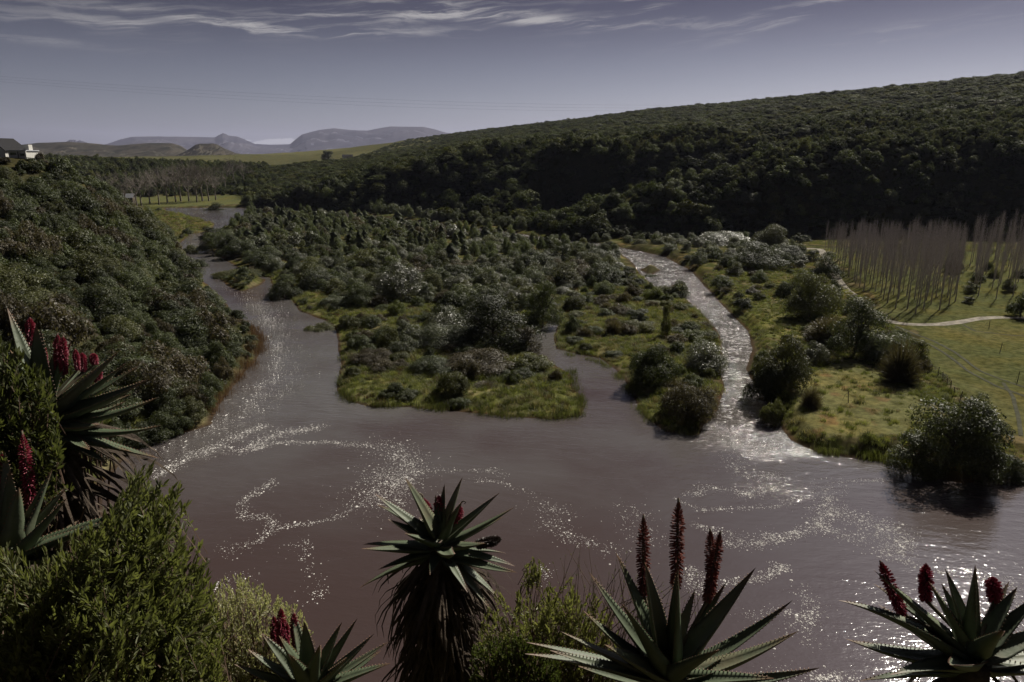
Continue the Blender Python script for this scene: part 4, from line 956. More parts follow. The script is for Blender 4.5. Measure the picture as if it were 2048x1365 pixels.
def foam():
    r = np.random.default_rng(77); mb = MB()
    S = [([(300,905),(345,882),(430,852),(480,832),(535,770),(562,705),(548,650),(505,605)], 650, 1.4, .9, 3.0), ([(330,955),(360,925),(420,905),(470,880),(540,850)], 500, 1.0, .8, 2.5),
         ([(600,740),(560,790),(520,820),(450,860)], 120, 1.8, .7, 2.6), ([(520,610),(580,690),(600,760)], 90, 2.0, .7, 2.6), ([(470,905),(520,885),(570,870),(650,853)], 520, .8, 1, 1), ([(480,905),(560,888),(640,882),(720,885),(780,893)], 420, .6, 1, 1),
         ([(770,893),(815,915),(820,935),(785,955),(745,985),(725,1010)], 850, 1.6, 1, 1), ([(730,940),(790,960),(760,1000),(800,1010)], 420, 2.0, 1, 1), ([(820,945),(880,938),(960,935),(1010,950)], 130, .5, 1, 1), ([(940,965),(1020,970),(1060,985)], 60, .5, 1, 1),
         ([(440,1110),(500,1085),(520,1060),(522,1040),(480,1028),(500,990),(540,955)], 330, .6, 1, 1), ([(520,1068),(600,1048),(680,1028),(745,990)], 170, .35, 1, 1), ([(600,1105),(630,1075),(620,1110),(650,1180),(610,1200)], 90, .5, 1, 1), ([(440,1165),(520,1150)], 60, .5, 1, 1),
         ([(1455,850),(1480,875),(1545,890),(1470,925),(1480,950),(1550,955),(1562,968),(1480,995)], 700, .9, 1, 1), ([(1350,985),(1400,972),(1470,990),(1560,975)], 260, .5, 1, 1), ([(1345,1000),(1400,1020),(1480,1030),(1560,1002),(1620,990),(1700,968),(1780,958)], 330, .4, 1, 1),
         ([(1650,975),(1662,1010),(1640,1040),(1700,1065),(1800,1072),(1795,1090),(1740,1100)], 800, .9, 1, 1), ([(1650,1010),(1720,1040),(1790,1060)], 350, 1.3, 1, 1), ([(1745,1100),(1850,1138),(1950,1152),(2045,1172)], 150, .35, 1, 1), ([(1390,1042),(1440,1062),(1520,1085),(1620,1060),(1655,1035)], 420, .5, 1, 1),
         ([(1450,1085),(1560,1080),(1640,1065)], 160, .4, 1, 1), ([(1060,1000),(1110,1030),(1080,1050),(1130,1072),(1170,1090),(1250,1112)], 260, .8, 1, 1), ([(1250,1010),(1300,1030),(1280,1060),(1320,1090)], 130, .7, 1, 1), ([(1095,1130),(1110,1165)], 60, .4, 1, 1),
         ([(1390,1180),(1450,1172),(1510,1162),(1570,1138),(1545,1118)], 330, .45, 1, 1), ([(1370,1130),(1400,1180)], 120, .5, 1, 1), ([(1590,1185),(1640,1215),(1600,1255),(1620,1280)], 200, .6, 1, 1), ([(1540,1352),(1620,1342),(1720,1350)], 200, .5, 1, 1), ([(1500,1225),(1560,1215),(1640,1235)], 90, .5, 1, 1), ([(1960,1150),(2000,1160),(2040,1220),(2030,1260)], 160, .6, 1, 1),
         ([(1290,530),(1350,565),(1420,625),(1465,690),(1475,760),(1480,840)], 900, 4.0, .8, 1.8), ([(395,425),(440,450),(385,490)], 130, 3.0, 1.2, 2.5), ([(460,570),(520,600),(560,650)], 200, 2.5, .9, 2.6)]
    for px, n, sp, sz, el in S:
        n = int(n*2.3); sp *= 1.1; sz *= .72
        P = outline(px); d = np.concatenate([[0], np.cumsum(np.linalg.norm(np.diff(P, axis=0), axis=1))]); t = r.uniform(0, d[-1], n)
        c = np.stack([np.interp(t, d, P[:, 0]), np.interp(t, d, P[:, 1])], 1); wv = fbm(c[:, 0], c[:, 1], 3.5, 3, 17)
        c = c+r.normal(size=(n, 2))*sp*(.4+4.0*np.abs(wv))[:, None]+np.stack([fbm(c[:, 0], c[:, 1], 5, 2, 3), fbm(c[:, 0], c[:, 1], 5, 2, 4)], 1)*3.0
        ok = shore(c[:, 0], c[:, 1]) < -.3; c = c[ok]; n = len(c); T = np.stack([np.interp(t[ok], d, np.gradient(P[:, 0], d)), np.interp(t[ok], d, np.gradient(P[:, 1], d))], 1); T /= np.linalg.norm(T, axis=1)[:, None]+1e-9
        s = sz*.046*r.lognormal(0, .5, n); e = 1+(el-1)*r.random(n); k = 7; th = np.arange(k)/k*6.283; rad = s[:, None]*r.uniform(.6, 1.2, (n, k))
        a = np.cos(th)[None]*rad*e[:, None]; b = np.sin(th)[None]*rad
        X = c[:, :1]+a*T[:, :1]-b*T[:, 1:]; Y = c[:, 1:]+a*T[:, 1:]+b*T[:, :1]; Z = np.full((n, k), .008)
        top = np.column_stack([c, .012+s*.5]); V = np.concatenate([np.stack([X, Y, Z], -1), top[:, None]], 1)
        i = np.arange(n)[:, None, None]*(k+1); f = np.array([[q, (q+1) % k, k] for q in range(k)])[None]
        mb.add(V.reshape(-1, 3), None, (i+f).reshape(-1, 3))
    tag(link('river_foam', mb.mesh('river_foam', [M['foam']])), 'white flecks of foam drifting in curling streaks on the brown river', kind='stuff')
foam()
# ------------------------------------------------------------------ aloes on the bank under the viewpoint
def aloe_mat():
    m, nt, p, o = new_mat('aloe_leaf'); tc = nt.nodes.new('ShaderNodeTexCoord'); oi = nt.nodes.new('ShaderNodeObjectInfo')
    n = noise(nt, tc.outputs['Object'], 7, 4); sp = noise(nt, tc.outputs['Object'], 55, 2, .5); at = nt.nodes.new('ShaderNodeAttribute'); at.attribute_name = 'along'
    al = NX(nt, at.outputs['Fac']); rd = NX(nt, oi.outputs['Random'])
    c = mixc(nt, (n*.7+rd*.4).step(.25, .8), (.060, .080, .045), (.105, .125, .078))
    c = mixc(nt, sp.step(.66, .72)*.5, c, (.045, .05, .03))
    c = mixc(nt, al.step(.74, 1.0)*.85, c, (.14, .075, .045))
    c = mixc(nt, (rd*.8+n*.7).step(.95, 1.25)*.6, c, (.13, .105, .06))
    c = mixc(nt, noise(nt, tc.outputs['Object'], 18, 5, .7).step(.60, .72)*.35, c, (.15, .14, .11))
    nt.links.new(c, p.inputs['Base Color']); p.inputs['Roughness'].default_value = .55; p.inputs['Specular IOR Level'].default_value = .3
    b = nt.nodes.new('ShaderNodeBump'); b.inputs['Strength'].default_value = .25; b.inputs['Distance'].default_value = .01
    nt.links.new(noise(nt, tc.outputs['Object'], 30, 4).s, b.inputs['Height']); nt.links.new(b.outputs[0], p.inputs['Normal'])
    return m
M['aloe'] = aloe_mat(); M['tooth'] = simple('aloe_teeth', (.13, .075, .045), .5, .2)
M['dead'] = simple('withered_leaf', (.060, .047, .036), .9, .45, 9, .1, .5, 30)
M['stalk'] = simple('flower_stalk', (.08, .065, .04), .7, .3, 8)
def budmat(name, a, b):
    m, nt, p, o = new_mat(name); ge = nt.nodes.new('ShaderNodeNewGeometry')
    c = mixc(nt, NX(nt, ge.outputs['Random Per Island']).step(0, 1), a, b); nt.links.new(c, p.inputs['Base Color']); p.inputs['Roughness'].default_value = .5
    tr = nt.nodes.new('ShaderNodeBsdfTranslucent'); nt.links.new(c, tr.inputs[0]); mx = nt.nodes.new('ShaderNodeMixShader'); mx.inputs[0].default_value = .3
    nt.links.new(p.outputs[0], mx.inputs[1]); nt.links.new(tr.outputs[0], mx.inputs[2]); nt.links.new(mx.outputs[0], o.inputs[0]); return m
M['pink'] = budmat('pink_buds', (.22, .016, .040), (.36, .040, .080)); M['red'] = budmat('dull_red_buds', (.12, .022, .018), (.23, .055, .035)); M['dry'] = budmat('dried_flowers', (.04, .025, .02), (.07, .045, .035))
def bez(P0, P1, P2, t): t = t[:, None]; return P0*(1-t)**2+P1*2*t*(1-t)+P2*t*t
def aloe_leaf(P0, P2, W, bend, org, seed, axis_pt, curl=0.0, mats=None):
    """thick channelled leaf with toothed margins; bend > 0 bows upward in the middle, < 0 sags and lifts its tip"""
    r = np.random.default_rng(seed); n = 15; t = np.linspace(0, 1, n); L = np.linalg.norm(P2-P0); P1 = (P0+P2)/2+np.array([0, 0, 1.])*bend*L
    C = bez(P0, P1, P2, t); T = np.gradient(C, axis=0); T /= np.linalg.norm(T, axis=1)[:, None]
    rad = P2-P0; rad = np.array([rad[0], rad[1], 0]); h = np.linalg.norm(rad)
    if h < .12*L: q = P0-axis_pt; rad = rad+np.array([q[0], q[1], 0])*2+1e-4
    rad /= np.linalg.norm(rad)+1e-9
    S = np.cross(rad, [0, 0, 1.]); S = S/np.linalg.norm(S); ro = r.normal()*.18
    N = np.cross(np.broadcast_to(S, T.shape), T); N /= np.linalg.norm(N, axis=1)[:, None]; S2 = S*math.cos(ro)+N*math.sin(ro); N = np.cross(S2, T); N /= np.linalg.norm(N, axis=1)[:, None]
    w = W*.59*(1-t**1.7)**.9*(.9+.25*np.sin(np.clip(t*3, 0, 1)*math.pi)*.5); w = np.maximum(w, .0015)
    ks = np.array([-1, -.55, 0, .55, 1]); ring = []
    for k in ks: ring.append(C+S2*(w*k)[:, None]+N*(w*(.42*k*k-.1))[:, None])
    th = .34*(1-.5*t)
    for k in ks[::-1][1:-1]: ring.append(C+S2*(w*k*.98)[:, None]+N*(w*(.42*k*k-.1-th*2*(1-k*k)**.6))[:, None])
    V = np.stack(ring, 1)-org; m = V.shape[1]; i = np.arange(n-1)[:, None]*m; j = np.arange(m)[None]; kk = (j+1) % m
    mb = MB(); mb.add(V.reshape(-1, 3), np.stack([i+j, i+kk, i+m+kk, i+m+j], -1).reshape(-1, 4)); al = [np.repeat(t, m)]
    nt_ = max(6, int(L/.028)); tt = np.linspace(.06, .93, nt_)
    for side in (-1, 1):
        c = bez(P0, P1, P2, tt)-org; ww = np.interp(tt, t, w); NN = np.stack([np.interp(tt, t, N[:, q]) for q in range(3)], 1); TT = np.stack([np.interp(tt, t, T[:, q]) for q in range(3)], 1); SS = np.stack([np.interp(tt, t, S2[:, q] if S2.ndim > 1 else np.full(n, S2[q])) for q in range(3)], 1)
        e = c+SS*(side*ww*.97)[:, None]+NN*(ww*.30)[:, None]; b = np.full(nt_, .005); o = SS*side+NN*.3+TT*.35; o /= np.linalg.norm(o, axis=1)[:, None]
        Q = np.stack([e-TT*b[:, None], e+TT*b[:, None], e+NN*b[:, None]*.9, e-NN*b[:, None]*.6, e+o*.012], 1); g = np.arange(nt_)[:, None, None]*5
        mb.add(Q.reshape(-1, 3), None, (g+np.array([[0, 2, 4], [2, 1, 4], [1, 3, 4], [3, 0, 4]])[None]).reshape(-1, 3), 1); al.append(np.full(nt_*5, .5))
    me = mb.mesh('leaf', mats or [M['aloe'], M['tooth']], True); a = me.attributes.new('along', 'FLOAT', 'POINT'); a.data.foreach_set('value', np.concatenate(al).astype(np.float32))
    return me
def raceme(par, org, base, mid, tip, rad, mat, seed, n=260, curl=None):
    """flower spike: bare stalk, then drooping tubular buds, then a pointed tip"""
    r = np.random.default_rng(seed); f = link('flower_spike', None, par, tuple(base-org)); st = np.linspace(0, 1, 12)[:, None]
    ax = np.concatenate([base*(1-st)+mid*st, mid+(tip-mid)*st[1:]]); L = np.linalg.norm(tip-mid)
    bow = np.array([r.normal(), r.normal(), 0])*.02; 
    mb = MB(); mb.tube(ax-base, np.concatenate([np.full(12, rad*.28), np.linspace(rad*.28, rad*.16, 11)]), 7)
    if curl is not None:
        a = np.linspace(0, 4.2, 12); mb.tube(np.stack([(tip-base)[0]+curl*(1-np.cos(a))*.5, np.full(12, (tip-base)[1]), (tip-base)[2]+abs(curl)*np.sin(a)*.6+np.linspace(0, abs(curl)*1.0, 12)], 1), np.linspace(rad*.16, rad*.08, 12), 5)
    link('stalk', mb.mesh('stalk', [M['stalk']], True), f)
    d = (tip-mid)/L; x = np.cross(d, [0, 1, .1]); x /= np.linalg.norm(x); y = np.cross(d, x); k = np.arange(n); s = (k+.5)/n; ph = k*2.39996+r.normal(size=n)*.2
    prof = np.interp(s, [0, .06, .2, .72, .86, .94, 1], [.55, .9, 1, .95, .62, .36, .12]); rr = rad*prof*r.uniform(.85, 1.12, n); o = np.cos(ph)[:, None]*x+np.sin(ph)[:, None]*y
    ang = np.interp(s, [0, .3, .75, 1], [-.75, -.5, .25, 1.6]); c = mid+d*(s*L)[:, None]; din = o*np.cos(ang)[:, None]+d*np.sin(ang)[:, None]
    p0 = c+o*(rr*.22)[:, None]-base; p1 = p0+din*(rr*.82)[:, None]; hw = rad*.115*np.interp(s, [0, .8, 1], [1, .9, .5])
    u = np.cross(din, d); u /= np.linalg.norm(u, axis=1)[:, None]+1e-9; w = np.cross(din, u); R = []
    for (q, sc) in ((p0, .6), (p0*.45+p1*.55, 1.15), (p1, .7)):
        for (a, b) in ((1, 0), (0, 1), (-1, 0), (0, -1)): R.append(q+(u*a+w*b)*(hw*sc)[:, None])
    R.append(p1+din*(hw*.8)[:, None]); V = np.stack(R, 1); g = np.arange(n)[:, None, None]*13
    q = np.array([[a*4+i, a*4+(i+1) % 4, a*4+4+(i+1) % 4, a*4+4+i] for a in range(2) for i in range(4)]); t = np.array([[8+i, 8+(i+1) % 4, 12] for i in range(4)])
    mb = MB(); mb.add(V.reshape(-1, 3), (g+q[None]).reshape(-1, 4), (g+t[None]).reshape(-1, 3)); tag(link('buds', mb.mesh('buds', [mat]), f), kind='stuff')
def aloe(name, label, cu, cv, D, leaves, racemes, trunk_r=.10, skirt=0, axis_h=.20, filler=10, seed=1, lean=(0, 0), bud='pink'):
    c = at_d(cu, cv, D); g = gz(c[0], c[1]); base = np.array([c[0]+lean[0], c[1]+lean[1], gz(c[0]+lean[0], c[1]+lean[1])-.1]); r = np.random.default_rng(seed)
    e = link(name, None, None, tuple(base)); tag(e, label, 'aloe')
    t = np.linspace(0, 1, 8)[:, None]; ax = base+(c-base)*t; ax[:, :2] += np.sin(t*math.pi)*r.normal(size=2)*.05
    mb = MB(); mb.tube(ax-base, np.linspace(trunk_r*1.15, trunk_r*.8, 8), 12); link('trunk', mb.mesh('trunk', [M['dead']], True), e)
    for i, q in enumerate(leaves):
        u, v, dt, W, bend = q[:5]; tipp = at_d(u, v, D+dt); hor = tipp-c; el = math.atan2(hor[2], math.hypot(hor[0], hor[1])); hd = np.array([hor[0], hor[1], 0]); hd /= np.linalg.norm(hd)+1e-9
        p0 = c+np.array([0, 0, 1.])*np.interp(el, [-.9, 0, 1.2], [-axis_h*.8, -axis_h*.15, axis_h*.55])+hd*np.interp(el, [-.5, 1.2], [.055, .02])
        link('leaf', aloe_leaf(p0, tipp, W, bend, base, seed*100+i, c), e)
    if filler:                       # leaves hidden behind or foreshortened in the photo
        ph0 = r.uniform(0, 6.28)
        for k in range(filler):
            a = ph0+k*2.39996; el = r.uniform(-.25, .9); L = r.uniform(.42, .6); dv = np.array([math.cos(a)*math.cos(el), abs(math.sin(a))*math.cos(el), math.sin(el)])
            p0 = c+np.array([0, 0, 1.])*np.interp(el, [-.5, 1], [-axis_h*.5, axis_h*.3])+np.array([dv[0], dv[1], 0])*.05
            link('leaf', aloe_leaf(p0, p0+dv*L, .10, -.06 if el < .3 else .05, base, seed*100+60+k, c), e)
    for i, q in enumerate(racemes):
        (u0, v0), (u1, v1), dt, rad, bm, curl = q; tip = at_d(u1, v1, D+dt); mid = at_d(u0, v0, D+dt); b0 = c+np.array([0, 0, axis_h*.4]); raceme(e, base, b0, mid, tip, rad, M[bm], seed*10+i, curl=curl)
    if skirt:
        mb = MB(); n = skirt; zf = r.uniform(0, 1, n)**.9
        for k in range(n):
            a = r.uniform(0, 6.283); f = zf[k]; p = ax[0]*(1-f)+ax[-1]*f; o = np.array([math.cos(a), math.sin(a), 0]); p = p+o*trunk_r*.85+[0, 0, -.05-(1-f)*.1]
            L = r.uniform(.32, .62); out = r.uniform(.3, .95)*(1 if f < .85 else 1.25); t = np.linspace(0, 1, 6)[:, None]; cu_ = r.uniform(-.3, .6)
            C = p+o*(out*L*np.sin(t*1.7)/1.0)+np.array([0, 0, -1.])*L*(t**1.25)+o*cu_*.18*t**3+np.cross(o, [0, 0, 1.])*r.normal()*.09*t**2
            s = np.cross(o, [0, 0, 1.])*math.cos(r.normal()*.6)+np.array([0, 0, .4])*r.normal(); s /= np.linalg.norm(s); w = (.026*(1-t**1.5)+.003)*r.uniform(.6, 1.3)
            V = np.stack([C-s*w, C+o*w*.7, C+s*w], 1)-base; i = np.arange(5)[:, None]*3
            mb.add(V.reshape(-1, 3), np.concatenate([i+[0, 1, 4, 3], i+[1, 2, 5, 4]]))
        tag(link('dead_leaf_skirt', mb.mesh('dead_leaf_skirt', [M['dead']]), e), 'shaggy skirt of withered grey leaves', kind='stuff')
    return e
# (tip u, v, depth offset, width m, bend)
aloe('tree_aloe', 'tall aloe with shaggy dead leaf skirt and three pink buds amid the rosette', 880, 1092, 6.6, [
 (810,956,-.08,.155,.03),(925,955,.02,.15,.04),(889,969,.16,.10,.02),(871,990,.12,.09,.02),(750,988,-.02,.145,-.02),(754,1010,.22,.11,.12),(776,1039,-.10,.14,-.03),(809,1067,-.38,.135,-.05),
 (726,1089,.02,.14,.06),(723,1098,-.16,.15,-.02),(756,1140,-.28,.13,.05),(718,1177,-.1,.12,.10),(924,1004,-.18,.15,.05),(999,986,.02,.14,-.02),(1030,1014,.10,.13,-.05),(1008,1033,.22,.11,-.04),
 (971,1087,-.30,.14,-.06),(1030,1133,-.05,.12,.10),(1012,1107,.26,.10,.10),(1034,1145,-.20,.13,-.08),(908,1109,-.62,.15,-.16),(1001,1201,-.10,.13,.16),(981,1221,-.25,.12,.16),(838,1035,.18,.10,.05),
 (860,1150,-.45,.13,.02),(790,1205,-.2,.10,.14),(935,1185,-.4,.11,.10)],
 [((866,1060),(846,996),.06,.055,'pink',-.045),((880,1050),(878,992),.12,.058,'pink',None),((908,1062),(921,1012),.10,.052,'pink',.05),((955,1090),(1002,1078),.05,.055,'dry',None)], .15, 900, .22, 0, 2, (.0, .15))
aloe('flowering_aloe', 'large grey green aloe carrying four tall dull red flower spikes', 1335, 1362, 4.4, [
 (1232,1106,.05,.13,.02),(1180,1147,.12,.12,-.06),(1167,1222,-.02,.12,-.09),(1242,1206,-.30,.15,.02),(1123,1264,-.08,.11,-.04),(1100,1301,-.22,.10,-.04),(1053,1285,-.02,.11,.04),(1050,1308,-.25,.11,.04),
 (1289,1125,-.12,.165,.03),(1356,1137,-.22,.16,.02),(1318,1191,.14,.10,.03),(1454,1162,.16,.10,-.04),(1472,1196,.02,.13,.0),(1511,1136,-.05,.165,-.06),(1585,1201,.05,.12,-.12),(1596,1263,-.18,.155,-.12),
 (1639,1336,-.05,.11,-.10),(1548,1357,-.35,.12,.02),(1390,1180,.2,.10,.05),(1210,1290,-.3,.13,-.03),(1440,1300,-.45,.15,.02)],
 [((1287,1190),(1287,1030),.10,.046,'red',None),((1352,1178),(1357,997),.16,.050,'red',None),((1424,1192),(1420,1057),.20,.042,'red',None),((1414,1202),(1441,1063),.12,.044,'red',None)], .14, 160, .20, 4, 3)
aloe('dark_aloe', 'dark arching aloe with three short red flower spikes beside the sunlit water', 1946, 1322, 4.4, [
 (1677,1201,.05,.14,.12),(1748,1141,.10,.12,.0),(1747,1168,.25,.10,.05),(1857,1163,-.10,.13,.0),(1890,1138,.05,.12,.02),(1950,1130,-.12,.165,.02),(1883,1168,.22,.09,.03),(2034,1175,.10,.12,.02),(2075,1190,.05,.13,-.06),
 (1691,1278,-.02,.14,-.10),(1715,1283,.16,.13,-.04),(1763,1224,.2,.10,.02),(2007,1262,-.40,.15,.02),(2018,1163,.2,.09,.02),(2140,1235,.0,.14,-.08),(2150,1300,.05,.14,-.06),(2120,1345,-.1,.14,-.02),(1780,1350,-.2,.12,.08),(1720,1362,.1,.10,.04),(1900,1330,-.5,.15,-.05)],
 [((1804,1228),(1760,1122),.12,.045,'pink',None),((1851,1200),(1852,1128),.16,.045,'pink',None),((1990,1200),(1985,1156),.16,.048,'pink',None)], .13, 120, .20, 4, 4)
aloe('young_aloe', 'small dark aloe with four slim pink spikes beside the shaggy tree aloe', 622, 1385, 4.7, [
 (715,1237,.05,.11,-.04),(684,1245,-.05,.12,.0),(609,1245,-.05,.13,.03),(748,1268,.02,.11,-.06),(777,1284,.1,.09,-.02),(523,1266,.02,.11,-.02),(558,1272,-.15,.13,.02),(496,1299,.0,.10,-.06),(469,1329,-.05,.09,-.04),(695,1315,-.2,.11,-.05),(781,1327,-.1,.12,.03),(640,1290,-.3,.12,.02),(580,1310,-.35,.13,.02)],
 [((562,1292),(562,1216),.18,.036,'pink',None),((550,1290),(548,1232),.22,.030,'pink',None),((592,1292),(587,1226),.15,.034,'pink',None),((572,1290),(573,1246),.2,.03,'pink',None)], .11, 100, .16, 4, 5)
aloe('slope_aloe', 'aloe sweeping its long pale leaves over the water with pink spikes behind', 92, 838, 5.0, [
 (240,701,.0,.17,-.03),(258,723,.10,.13,-.05),(246,733,.25,.10,-.03),(277,733,.30,.10,-.03),(297,759,-.10,.16,-.06),(289,762,.15,.13,-.12),(252,803,.22,.12,-.14),(318,794,-.05,.13,-.13),(262,818,.18,.12,-.14),(322,851,.02,.12,-.16),
 (240,872,.25,.10,-.10),(264,904,-.02,.13,-.04),(318,917,.05,.12,-.02),(217,929,-.1,.12,-.02),(15,617,.05,.13,.0),(72,651,-.12,.16,.02),(82,660,.10,.11,.0),(143,683,.2,.09,.02),(104,736,.1,.10,.02),(199,733,.28,.08,.0),(180,900,-.25,.13,-.03),(20,700,-.2,.14,.02),(200,850,-.3,.13,-.10)],
 [((62,690),(60,636),.18,.034,'pink',None),((118,748),(115,668),.15,.034,'pink',None),((128,748),(126,672),.12,.034,'pink',None),((92,735),(85,690),.2,.024,'pink',None),((80,745),(78,700),.22,.024,'pink',None),((156,740),(150,698),.15,.024,'pink',None),((168,742),(164,706),.2,.028,'pink',None),((190,728),(186,708),.25,.028,'pink',None),((196,765),(198,740),.25,.03,'pink',None)], .14, 260, .2, 6, 6)
aloe('thicket_aloe', 'half buried aloe with one long curved pink spike inside the leafy shrub', 32, 1112, 4.3, [
 (105,938,.05,.13,-.04),(135,995,.0,.13,-.05),(270,1022,.08,.11,.06),(254,1037,-.05,.11,.05),(20,940,-.05,.14,.02),(38,975,-.15,.14,.02),(82,983,.05,.12,.0),(230,1123,-.2,.10,.05),(10,905,.1,.12,.02),(-60,960,.0,.13,.0),(-90,1040,.0,.13,-.03)],
 [((66,1036),(44,862),.10,.040,'pink',None),((6,985),(4,905),.15,.036,'pink',None),((14,1040),(12,1000),.1,.03,'pink',None)], .12, 60, .18, 3, 7)

# ------------------------------------------------------------------ leafy shrubs around the aloes
M['lance'] = leafmat('lance_leaves', (.072, .088, .036), .4, .4, .5, .3, .6, (.140, .155, .068)); M['twiglet'] = simple('shrub_stems', (.10, .065, .045), .8, .3, 10)
M['pale'] = leafmat('pale_small_leaves', (.30, .31, .22), .3, .4, .5, .3); M['fineleaf'] = leafmat('fine_olive_leaves', (.095, .11, .042), .35, .4, .5, .35, .5, (.18, .19, .085))
M['cushion'] = leafmat('cushion_leaves', (.082, .105, .034), .35, .3, .5, .3)
def lance(mb, B, dirn, L, W, r):
    n = len(B); d = dirn/np.linalg.norm(dirn, axis=1)[:, None]; s = np.cross(d, unit(n, r)); s /= np.linalg.norm(s, axis=1)[:, None]+1e-9; f = np.cross(s, d); L = (L*r.uniform(.7, 1.25, n))[:, None]; w = W*r.uniform(.8, 1.2, n)[:, None]
    V = np.stack([B, B+d*L*.3+s*w+f*w*.35, B+d*L*.75+s*w*.75+f*w*.25, B+d*L, B+d*L*.75-s*w*.75+f*w*.25, B+d*L*.3-s*w+f*w*.35], 1); i = np.arange(n)[:, None]*6
    mb.add(V.reshape(-1, 3), np.concatenate([i+[0, 1, 2, 3], i+[0, 3, 4, 5]]))
def shrub(name, label, poly, d_of, n, foot, leafm, L, W, shoot=.22, per=26, seed=1, droop=0.0, upr=.75, twigs=True):
    """leafy shoots filling a volume, carried by stems that rise from one foot"""
    r = np.random.default_rng(seed); poly = np.array(poly, float); P = []; lo, hi = poly.min(0), poly.max(0)
    while len(P) < n:
        u = r.uniform(lo[0], hi[0], 400); v = r.uniform(lo[1], hi[1], 400); k = inside(u, v, poly)
        for a, b in zip(u[k], v[k]): P.append((a, b))
    P = P[:n]; tips = np.array([at_d(u, v, d_of(u, v, r)) for u, v in P]); base = np.array([foot[0], foot[1], gz(foot[0], foot[1])-.08])
    e = link(name, None, None, tuple(base)); tag(e, label, 'shrub'); fo, br = MB(), MB()
    out = tips-(base+[0, 0, .4]); out[:, 2] *= .3; out /= np.linalg.norm(out, axis=1)[:, None]+1e-9
    dr = out*.45+np.array([0, 0, upr])+r.normal(size=tips.shape)*.28; dr /= np.linalg.norm(dr, axis=1)[:, None]; st = tips-dr*shoot
    s = np.tile(np.linspace(.05, 1, per), n); a = np.repeat(np.arange(n), per); B = st[a]*(1-s)[:, None]+tips[a]*s[:, None]-base
    o = unit(len(B), r); o -= (o*dr[a]).sum(1)[:, None]*dr[a]; o /= np.linalg.norm(o, axis=1)[:, None]; dirn = o*(1.05-.75*s)[:, None]+dr[a]*(.55+.5*s)[:, None]-np.array([0, 0, droop])
    lance(fo, B, dirn, L, W, r)
    for i in range(n):
        br.tube(np.array([st[i]-dr[i]*shoot*.6, st[i], tips[i]])-base, [.004, .0032, .0012], 3, cap=False)
    for i in range(0, n, 7):
        t = np.linspace(0, 1, 6)[:, None]; q = (st[i]-dr[i]*shoot*.6)-base; c = q*t+np.array([0, 0, 1.])*(np.sin(t*math.pi)*.12)*np.linalg.norm(q)*.5+r.normal(size=(6, 3))*.015*np.sin(t*math.pi); br.tube(c, np.linspace(.022, .005, 6), 5, cap=False)
    tag(link('foliage', fo.mesh('foliage', [leafm]), e), kind='stuff'); link('branches', br.mesh('branches', [M['twiglet']]), e)
    return e
dome = lambda d0, cu, cv, k, sp: (lambda u, v, r: d0+k*(abs(u-cu)/500+max(0, cv-v)/500)+r.uniform(-sp, sp))
f1 = at_d(150, 1330, 4.0)
shrub('leafy_shrub', 'big bright green narrow leaved shrub burying the aloes on the slope', [(0,1090),(60,1110),(120,1090),(190,1050),(240,1000),(255,935),(290,925),(330,950),(368,985),(375,1010),(352,1070),(398,1088),(425,1140),(430,1200),(440,1250),(450,1365),(470,1440),(-60,1440),(-60,1100)], dome(3.55, 200, 1250, .9, .32), 1050, f1, M['lance'], .054, .0070, .36, 32, 11)
f2 = at_d(20, 1040, 4.9)
shrub('leafy_shrub', 'narrow leaved shrub wrapped round the foot of the sweeping aloe', [(0,690),(30,680),(70,735),(105,760),(118,830),(125,900),(110,960),(70,1000),(60,1060),(0,1100),(-60,1100),(-60,700)], dome(4.55, 20, 950, .5, .22), 360, f2, M['lance'], .062, .0085, .20, 26, 12)
f3 = at_d(160, 1000, 5.6)
shrub('leafy_shrub', 'narrow leaved shrub showing between the leaves of the sweeping aloe', [(115,745),(150,740),(210,800),(215,830),(150,860),(110,830)], dome(5.5, 160, 800, .3, .2), 100, f3, M['lance'], .062, .0085, .2, 24, 13)
f4 = at_d(520, 1350, 5.3)
shrub('pale_shrub', 'grey green shrub of tiny pale leaves behind the small dark aloe', [(425,1190),(450,1150),(490,1145),(530,1175),(560,1195),(600,1215),(625,1260),(630,1330),(620,1380),(430,1400),(405,1300)], dome(5.2, 520, 1300, .6, .25), 620, f4, M['pale'], .022, .0048, .16, 30, 14)
f5 = at_d(1090, 1365, 5.6)
shrub('olive_shrub', 'olive green fine leaved shrub between the tree aloe and the red spiked aloe', [(975,1215),(995,1180),(1020,1210),(1045,1170),(1070,1205),(1098,1160),(1120,1200),(1138,1150),(1160,1195),(1185,1180),(1215,1220),(1235,1270),(1250,1365),(960,1365),(960,1260)], dome(5.5, 1090, 1300, .5, .3), 560, f5, M['fineleaf'], .040, .0066, .22, 22, 15)
f6 = at_d(1020, 1400, 5.0)
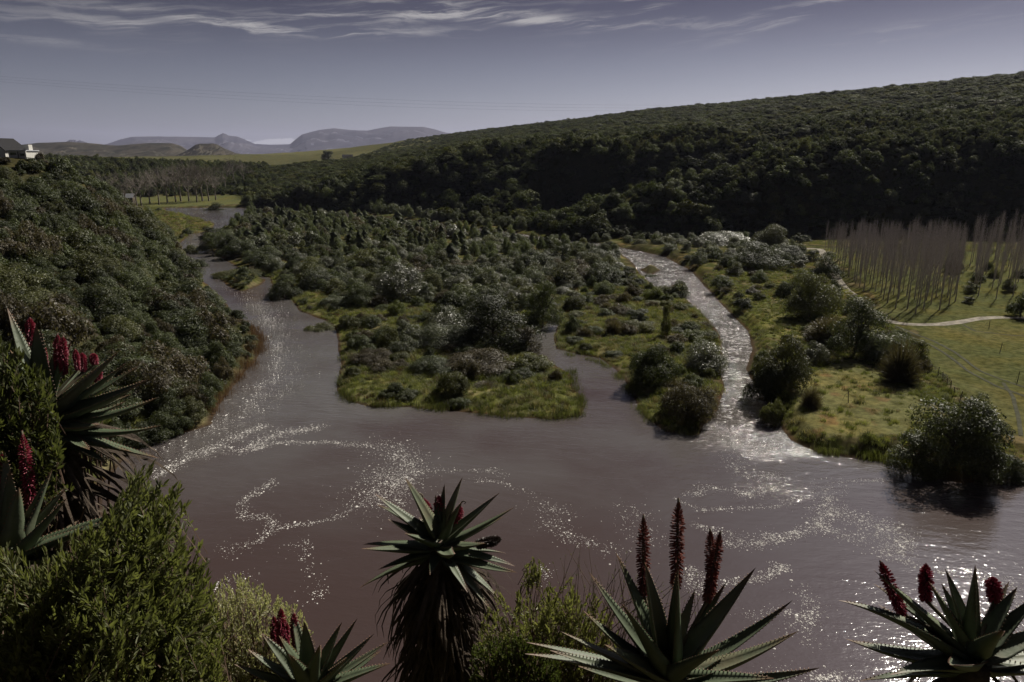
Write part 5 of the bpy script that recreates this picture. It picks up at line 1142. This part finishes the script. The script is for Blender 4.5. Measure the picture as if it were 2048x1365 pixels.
shrub('cushion_shrub', 'low cushion of small round green leaves at the foot of the tree aloe', [(945,1290),(990,1275),(1040,1268),(1090,1285),(1115,1310),(1130,1400),(930,1400)], dome(4.85, 1030, 1330, .4, .12), 520, f6, M['cushion'], .018, .0065, .09, 26, 16)
f7 = at_d(1210, 1330, 5.4)
shrub('twiggy_shrub', 'almost leafless wiry shrub behind the red flower spikes', [(1100,1130),(1150,1080),(1200,1090),(1240,1100),(1290,1110),(1340,1150),(1400,1140),(1440,1200),(1400,1260),(1250,1260),(1130,1230)], dome(5.5, 1220, 1250, .3, .3), 110, f7, M['fineleaf'], .020, .003, .34, 5, 17)
f8 = at_d(1055, 1240, 6.0)
shrub('sprig_shrub', 'upright leafy sprig standing clear above the olive green shrub', [(1052,1125),(1068,1112),(1082,1125),(1080,1160),(1055,1165)], dome(5.9, 1065, 1140, .2, .06), 26, f8, M['fineleaf'], .03, .005, .16, 26, 18)
f9 = at_d(330, 1390, 3.5)
# dry grass on the steep bank
def bank_grass():
    r = np.random.default_rng(31); mb = MB(); n = 16000; x = r.uniform(-9, 9, n); y = r.uniform(2.2, 16, n); k = (fbm(x, y, 1.5, 3, 66) > -.06); x, y = x[k], y[k]; z = gza(np.column_stack([x, y]))-.02
    blades(mb, np.column_stack([x, y, z]), r.uniform(.15, .55, len(x)), .8, .004, r); tag(link('bank_grass', mb.mesh('bank_grass', [M['straw']])), 'thin dry grass on the steep bank among the aloes', kind='stuff')
bank_grass()
# ------------------------------------------------------------------ air
def haze():
    mb = MB(); mb.box((0, 10000, 640), (46000, 66000, 1320)); m = bpy.data.materials.new('haze'); m.use_nodes = True; nt = m.node_tree; nt.nodes.clear()
    v = nt.nodes.new('ShaderNodeVolumePrincipled'); v.inputs['Color'].default_value = (.66, .70, .98, 1); v.inputs['Density'].default_value = HAZE; v.inputs['Anisotropy'].default_value = .2
    o = nt.nodes.new('ShaderNodeOutputMaterial'); nt.links.new(v.outputs[0], o.inputs['Volume'])
    tag(link('haze', mb.mesh('haze', [m])), 'thin violet haze filling the valley air', kind='stuff')
HAZE = 2.0e-5
haze()
